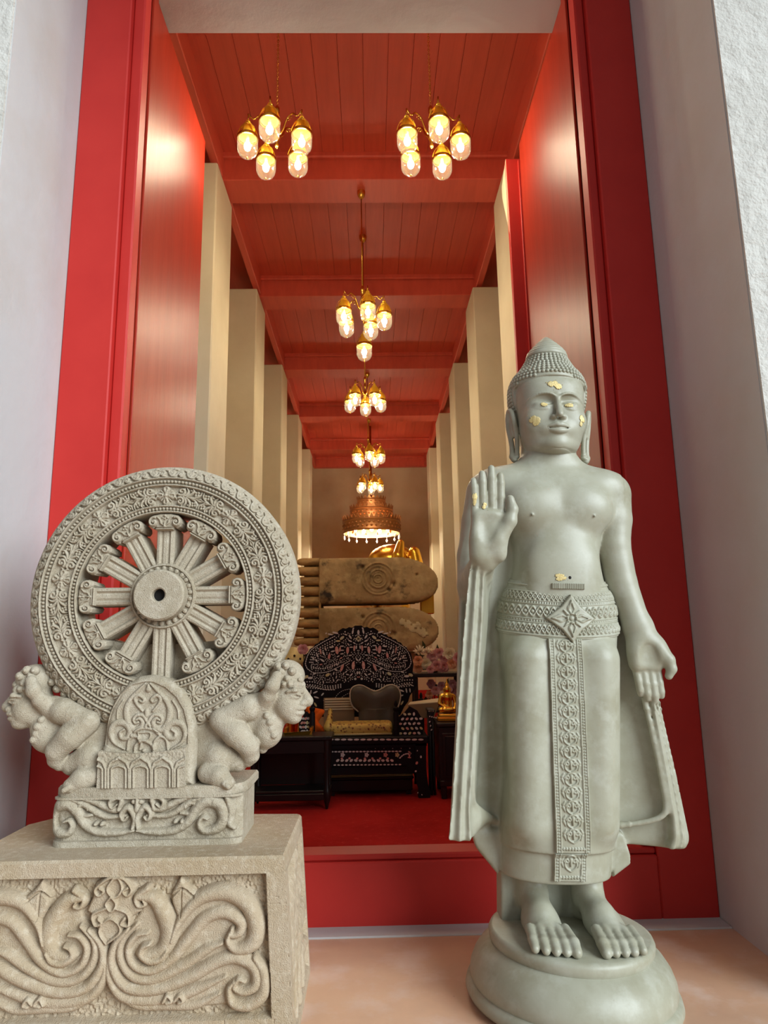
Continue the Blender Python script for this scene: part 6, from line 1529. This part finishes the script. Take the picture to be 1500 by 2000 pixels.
f.ell((0, .0, .078), (.074, .045, .024), .01); f.cone((-.055, -.02, .082), (.03, -.035, .088), .02, .016, .01); f.cone((.055, -.02, .082), (-.03, -.035, .084), .02, .016, .01)
f.chain([(0, .005, .09), (0, .003, .14), (0, .003, .175)], [.038, .034, .040], .01); f.cone((-.04, .003, .185), (.04, .003, .185), .018, .018, .01)
f.chain([(-.05, .0, .18), (-.062, -.005, .13), (-.02, -.03, .10)], [.016, .014, .011], .006); f.chain([(.05, .0, .18), (.062, -.005, .13), (.05, -.04, .09)], [.016, .014, .011], .006)
f.cone((0, .003, .19), (0, .003, .215), .014, .014, .006); f.ell((0, .0, .235), (.024, .026, .030), .006); f.ell((0, .003, .268), (.016, .016, .014), .004); f.cone((0, .003, .275), (0, .003, .325), .009, .002, .004)
for sx in (-1, 1): f.cone((sx * .026, .004, .240), (sx * .025, .004, .212), .005, .005, .002)
v, fc = f.mesh(); link('figure', v, fc, 'gold', gb, True)
tag(gb, 'small seated gilt Buddha on the dark cabinet', 'statue')
# ---- inlaid stand between throne and cabinet
sy = 5.50
a, b_ = P_(836, 1386, sy), P_(848, 1386, sy); sd_ = empty('inlaid_stand', (a[0], sy, 0)); w = b_[0] - a[0]; z1 = a[2]
MB().box(-.005, w + .005, -.005, .20, z1 - .022, z1, .004).build('top', 'black_lacquer', sd_)
MB().prism([(0, z1 - .022), (0, z1 - .16), (w * .25, z1 - .19), (w * .8, z1 - .05), (w, z1 - .022)][::1] if False else [(0, z1 - .022), (0, z1 - .20), (w * .3, z1 - .13), (w, z1 - .03), (w, z1 - .022)], .0, .02).build('bracket', 'black_lacquer', sd_)
for (x, y) in ((.012, .012), (w - .012, .012), (.012, .18), (w - .012, .18)): MB().lathe([(.011, 0), (.009, .05), (.009, z1 - .022)], 8, (x, y, 0)).build('leg', 'black_lacquer', sd_, True)
b = MB()
for k in range(5): chip(b, .012 + k * (w - .024) / 4, z1 - .011, 0, .009, .004, -.006)
for k in range(4): chip(b, .012 + k * .016, z1 - .05 - .004 * k, .3, .006, .005, -.001)
for k in range(3): chip(b, .010 + k * .006, z1 - .09 - .03 * k, .8, .007, .004, -.001)
o = b.build('inlay', 'pearl', sd_); o['kind'] = 'stuff'
tag(sd_, 'narrow black stand with shell inlay between throne and dark cabinet', 'stand')

# ---- altar table with flowers behind on the right, urn and flower on the left
ay = 6.65
a, b_ = P_(806, 1316, ay), P_(905, 1316, ay); at = empty('altar_table', (a[0], ay, 0)); w = b_[0] - a[0]; az = a[2]
MB().box(0, w, 0, .40, az - .035, az, .005).build('top', 'dark_wood', at); MB().box(.01, w - .01, .01, .39, az - .36, az - .335, .004).build('shelf', 'dark_wood', at)
for x in (.03, w - .03):
    for y in (.03, .36): MB().box(x - .02, x + .02, y - .02, y + .02, 0, az - .035, .004).build('leg', 'dark_wood', at)
tag(at, 'dark wooden altar table behind the cabinet, with flowers on both levels', 'table')
def bloom(b, c, r, kind, rg):
    c = np.array(c)
    if kind == 'spiky':
        for k in range(26):
            d = rg.normal(size=3); d[1] = -abs(d[1]) * .7; d[2] = abs(d[2]) * .8 + .1 * rg.normal(); d /= np.linalg.norm(d); b.tube([tuple(c + d * r * .15), tuple(c + d * r * .7), tuple(c + d * r * 1.1)], [.004, .006, .002], 4)
        return
    for ringi, (n, rr, tilt) in enumerate(((6, 1.0, .35), (6, .78, .75), (5, .55, 1.1), (3, .3, 1.4))):
        for k in range(n):
            a = 2 * PI * (k + .5 * ringi) / n + rg.uniform(-.2, .2); q = []
            # petal facing -Y: outward in the XZ plane, cupped towards the viewer
            for i in range(4):
                t = i / 3; rad = r * rr * (.15 + .85 * t * math.cos(tilt * t * .6)); fy = -r * (.15 + .75 * t * math.sin(tilt)) + .1 * r * ringi * -1; wd = r * rr * .48 * math.sin(PI * (.15 + .7 * t))
                for s in (-1, 0, 1):
                    q.append(c + np.array([math.cos(a) * rad - math.sin(a) * wd * s, fy - abs(s) * r * .12, math.sin(a) * rad + math.cos(a) * wd * s]))
            b.add([tuple(p) for p in q], [(i * 3 + j, i * 3 + j + 1, i * 3 + j + 4, i * 3 + j + 3) for i in range(3) for j in range(2)])
def arrangement(name, spots, y, base, label):
    rg = np.random.default_rng(len(spots)); root = empty(name, tuple(base))
    for (px, py, rpx, kind, m) in spots:
        p = P_(px, py, y) - np.array(base); b = MB(); bloom(b, p + np.array([0, rg.uniform(-.03, .05), 0]), rpx * (y / 1340) * 1.0, kind, rg); b.build('blossom', m, root, True)
        MB().tube([tuple(p + np.array([0, .05, 0])), (p[0] * .6, .12, p[2] * .5), (p[0] * .3, .10, .03)], .004, 5).build('stem', 'leaf_green', root)
    for k in range(7):
        px, py = spots[k % len(spots)][:2]; p = P_(px + rg.uniform(-8, 8), py + rg.uniform(-6, 6), y) - np.array(base) + np.array([0, .05, .0]); a = rg.uniform(0, 2 * PI); l = .05; c, s = math.cos(a), math.sin(a)
        MB().add([tuple(p), tuple(p + np.array([c * l - s * l * .35, -.01, s * l + c * l * .35])), tuple(p + np.array([c * l * 2, 0, s * l * 2])), tuple(p + np.array([c * l + s * l * .35, -.01, s * l - c * l * .35]))], [(0, 1, 2), (0, 2, 3)]).build('leaf', 'leaf_green', root)
    MB().lathe([(.03, 0), (.05, .02), (.055, .06), (.045, .08), (.001, .081)], 12, (.0, .12, .0)).build('vase', 'gold_lacquer', root)
    tag(root, label, 'flowers'); return root
bx = P_(850, 1312, ay + .1)
arrangement('flower_arrangement', [(820, 1274, 13, 'spiky', 'white_petal'), (836, 1276, 11, 'spiky', 'white_petal'), (816, 1290, 10, 'rose', 'peach_petal'), (816, 1304, 11, 'rose', 'peach_petal'), (832, 1296, 11, 'rose', 'white_petal'), (846, 1282, 13, 'rose', 'pink_petal'), (858, 1276, 11, 'rose', 'pink_petal'), (866, 1302, 12, 'rose', 'pink_petal'), (852, 1300, 11, 'rose', 'pink_petal'), (878, 1278, 14, 'rose', 'white_petal'), (882, 1296, 11, 'rose', 'peach_petal'), (840, 1308, 8, 'rose', 'pink_petal'), (895, 1286, 12, 'rose', 'pink_petal'), (868, 1288, 9, 'rose', 'pink_petal')], ay + .06, (bx[0], ay + .10, az + .002), 'bunch of pink and cream flowers standing on top of the altar table')
arrangement('flower_arrangement', [(842, 1336, 9, 'rose', 'pink_petal'), (850, 1348, 9, 'rose', 'pink_petal'), (884, 1336, 9, 'rose', 'pink_petal'), (874, 1346, 9, 'rose', 'pink_petal'), (886, 1352, 9, 'rose', 'pink_petal'), (862, 1340, 9, 'rose', 'pink_petal'), (838, 1356, 8, 'rose', 'peach_petal')], ay + .10, (bx[0], ay + .10, az - .333), 'bunch of dusky pink flowers on the lower shelf of the altar table')
uy = 6.75
c = P_(572, 1300, uy); r = 26 * uy / 1340
ur = empty('gilt_urn', (c[0], uy, 0)); zb_ = c[2] - .16
pr = [(.10, 0), (.11, .02), (.06, .05), (.05, zb_ - .10), (.08, zb_ - .04), (r * .9, zb_), (r * 1.02, zb_ + .07), (r * .98, zb_ + .11), (r * 1.08, zb_ + .12), (r * 1.08, zb_ + .15)]
autosmooth(MB().lathe(pr + [(.001, zb_ + .15)], 28).build('bowl', 'gold', ur), 40)
MB().lathe([(r * 1.08, zb_ + .15), (r * 1.0, zb_ + .22), (r * .7, zb_ + .29), (r * .25, zb_ + .33), (.001, zb_ + .335)], 28).build('lid', 'gold_leaf', ur, True)
for k in range(14): a = k * 2 * PI / 14; MB().ball((r * .98 * math.cos(a), r * .98 * math.sin(a), zb_ + .225 + .03 * (k % 2)), .012, 6, 4).build('stud', 'dark_wood', ur)
tag(ur, 'gilt pedestal urn with a studded lid, left behind the throne', 'urn')
fl = empty('single_flower', (P_(592, 1270, 6.3)[0], 6.3, 0)); rg = np.random.default_rng(3); zf = P_(592, 1268, 6.3)[2]
b = MB(); bloom(b, (0, 0, zf), .05, 'rose', rg); b.build('blossom', 'pink_petal', fl, True); MB().tube([(0, .02, zf), (.02, .03, zf - .3), (.0, .03, .4)], .005, 5).build('stem', 'leaf_green', fl)
autosmooth(MB().lathe([(.06, 0), (.07, .02), (.04, .06), (.06, .25), (.05, .40), (.04, .46), (.001, .46)], 14, (0, .03, 0)).build('vase', 'gold_lacquer', fl), 40)
tag(fl, 'single pink blossom in a vase just left of the throne back', 'flower')
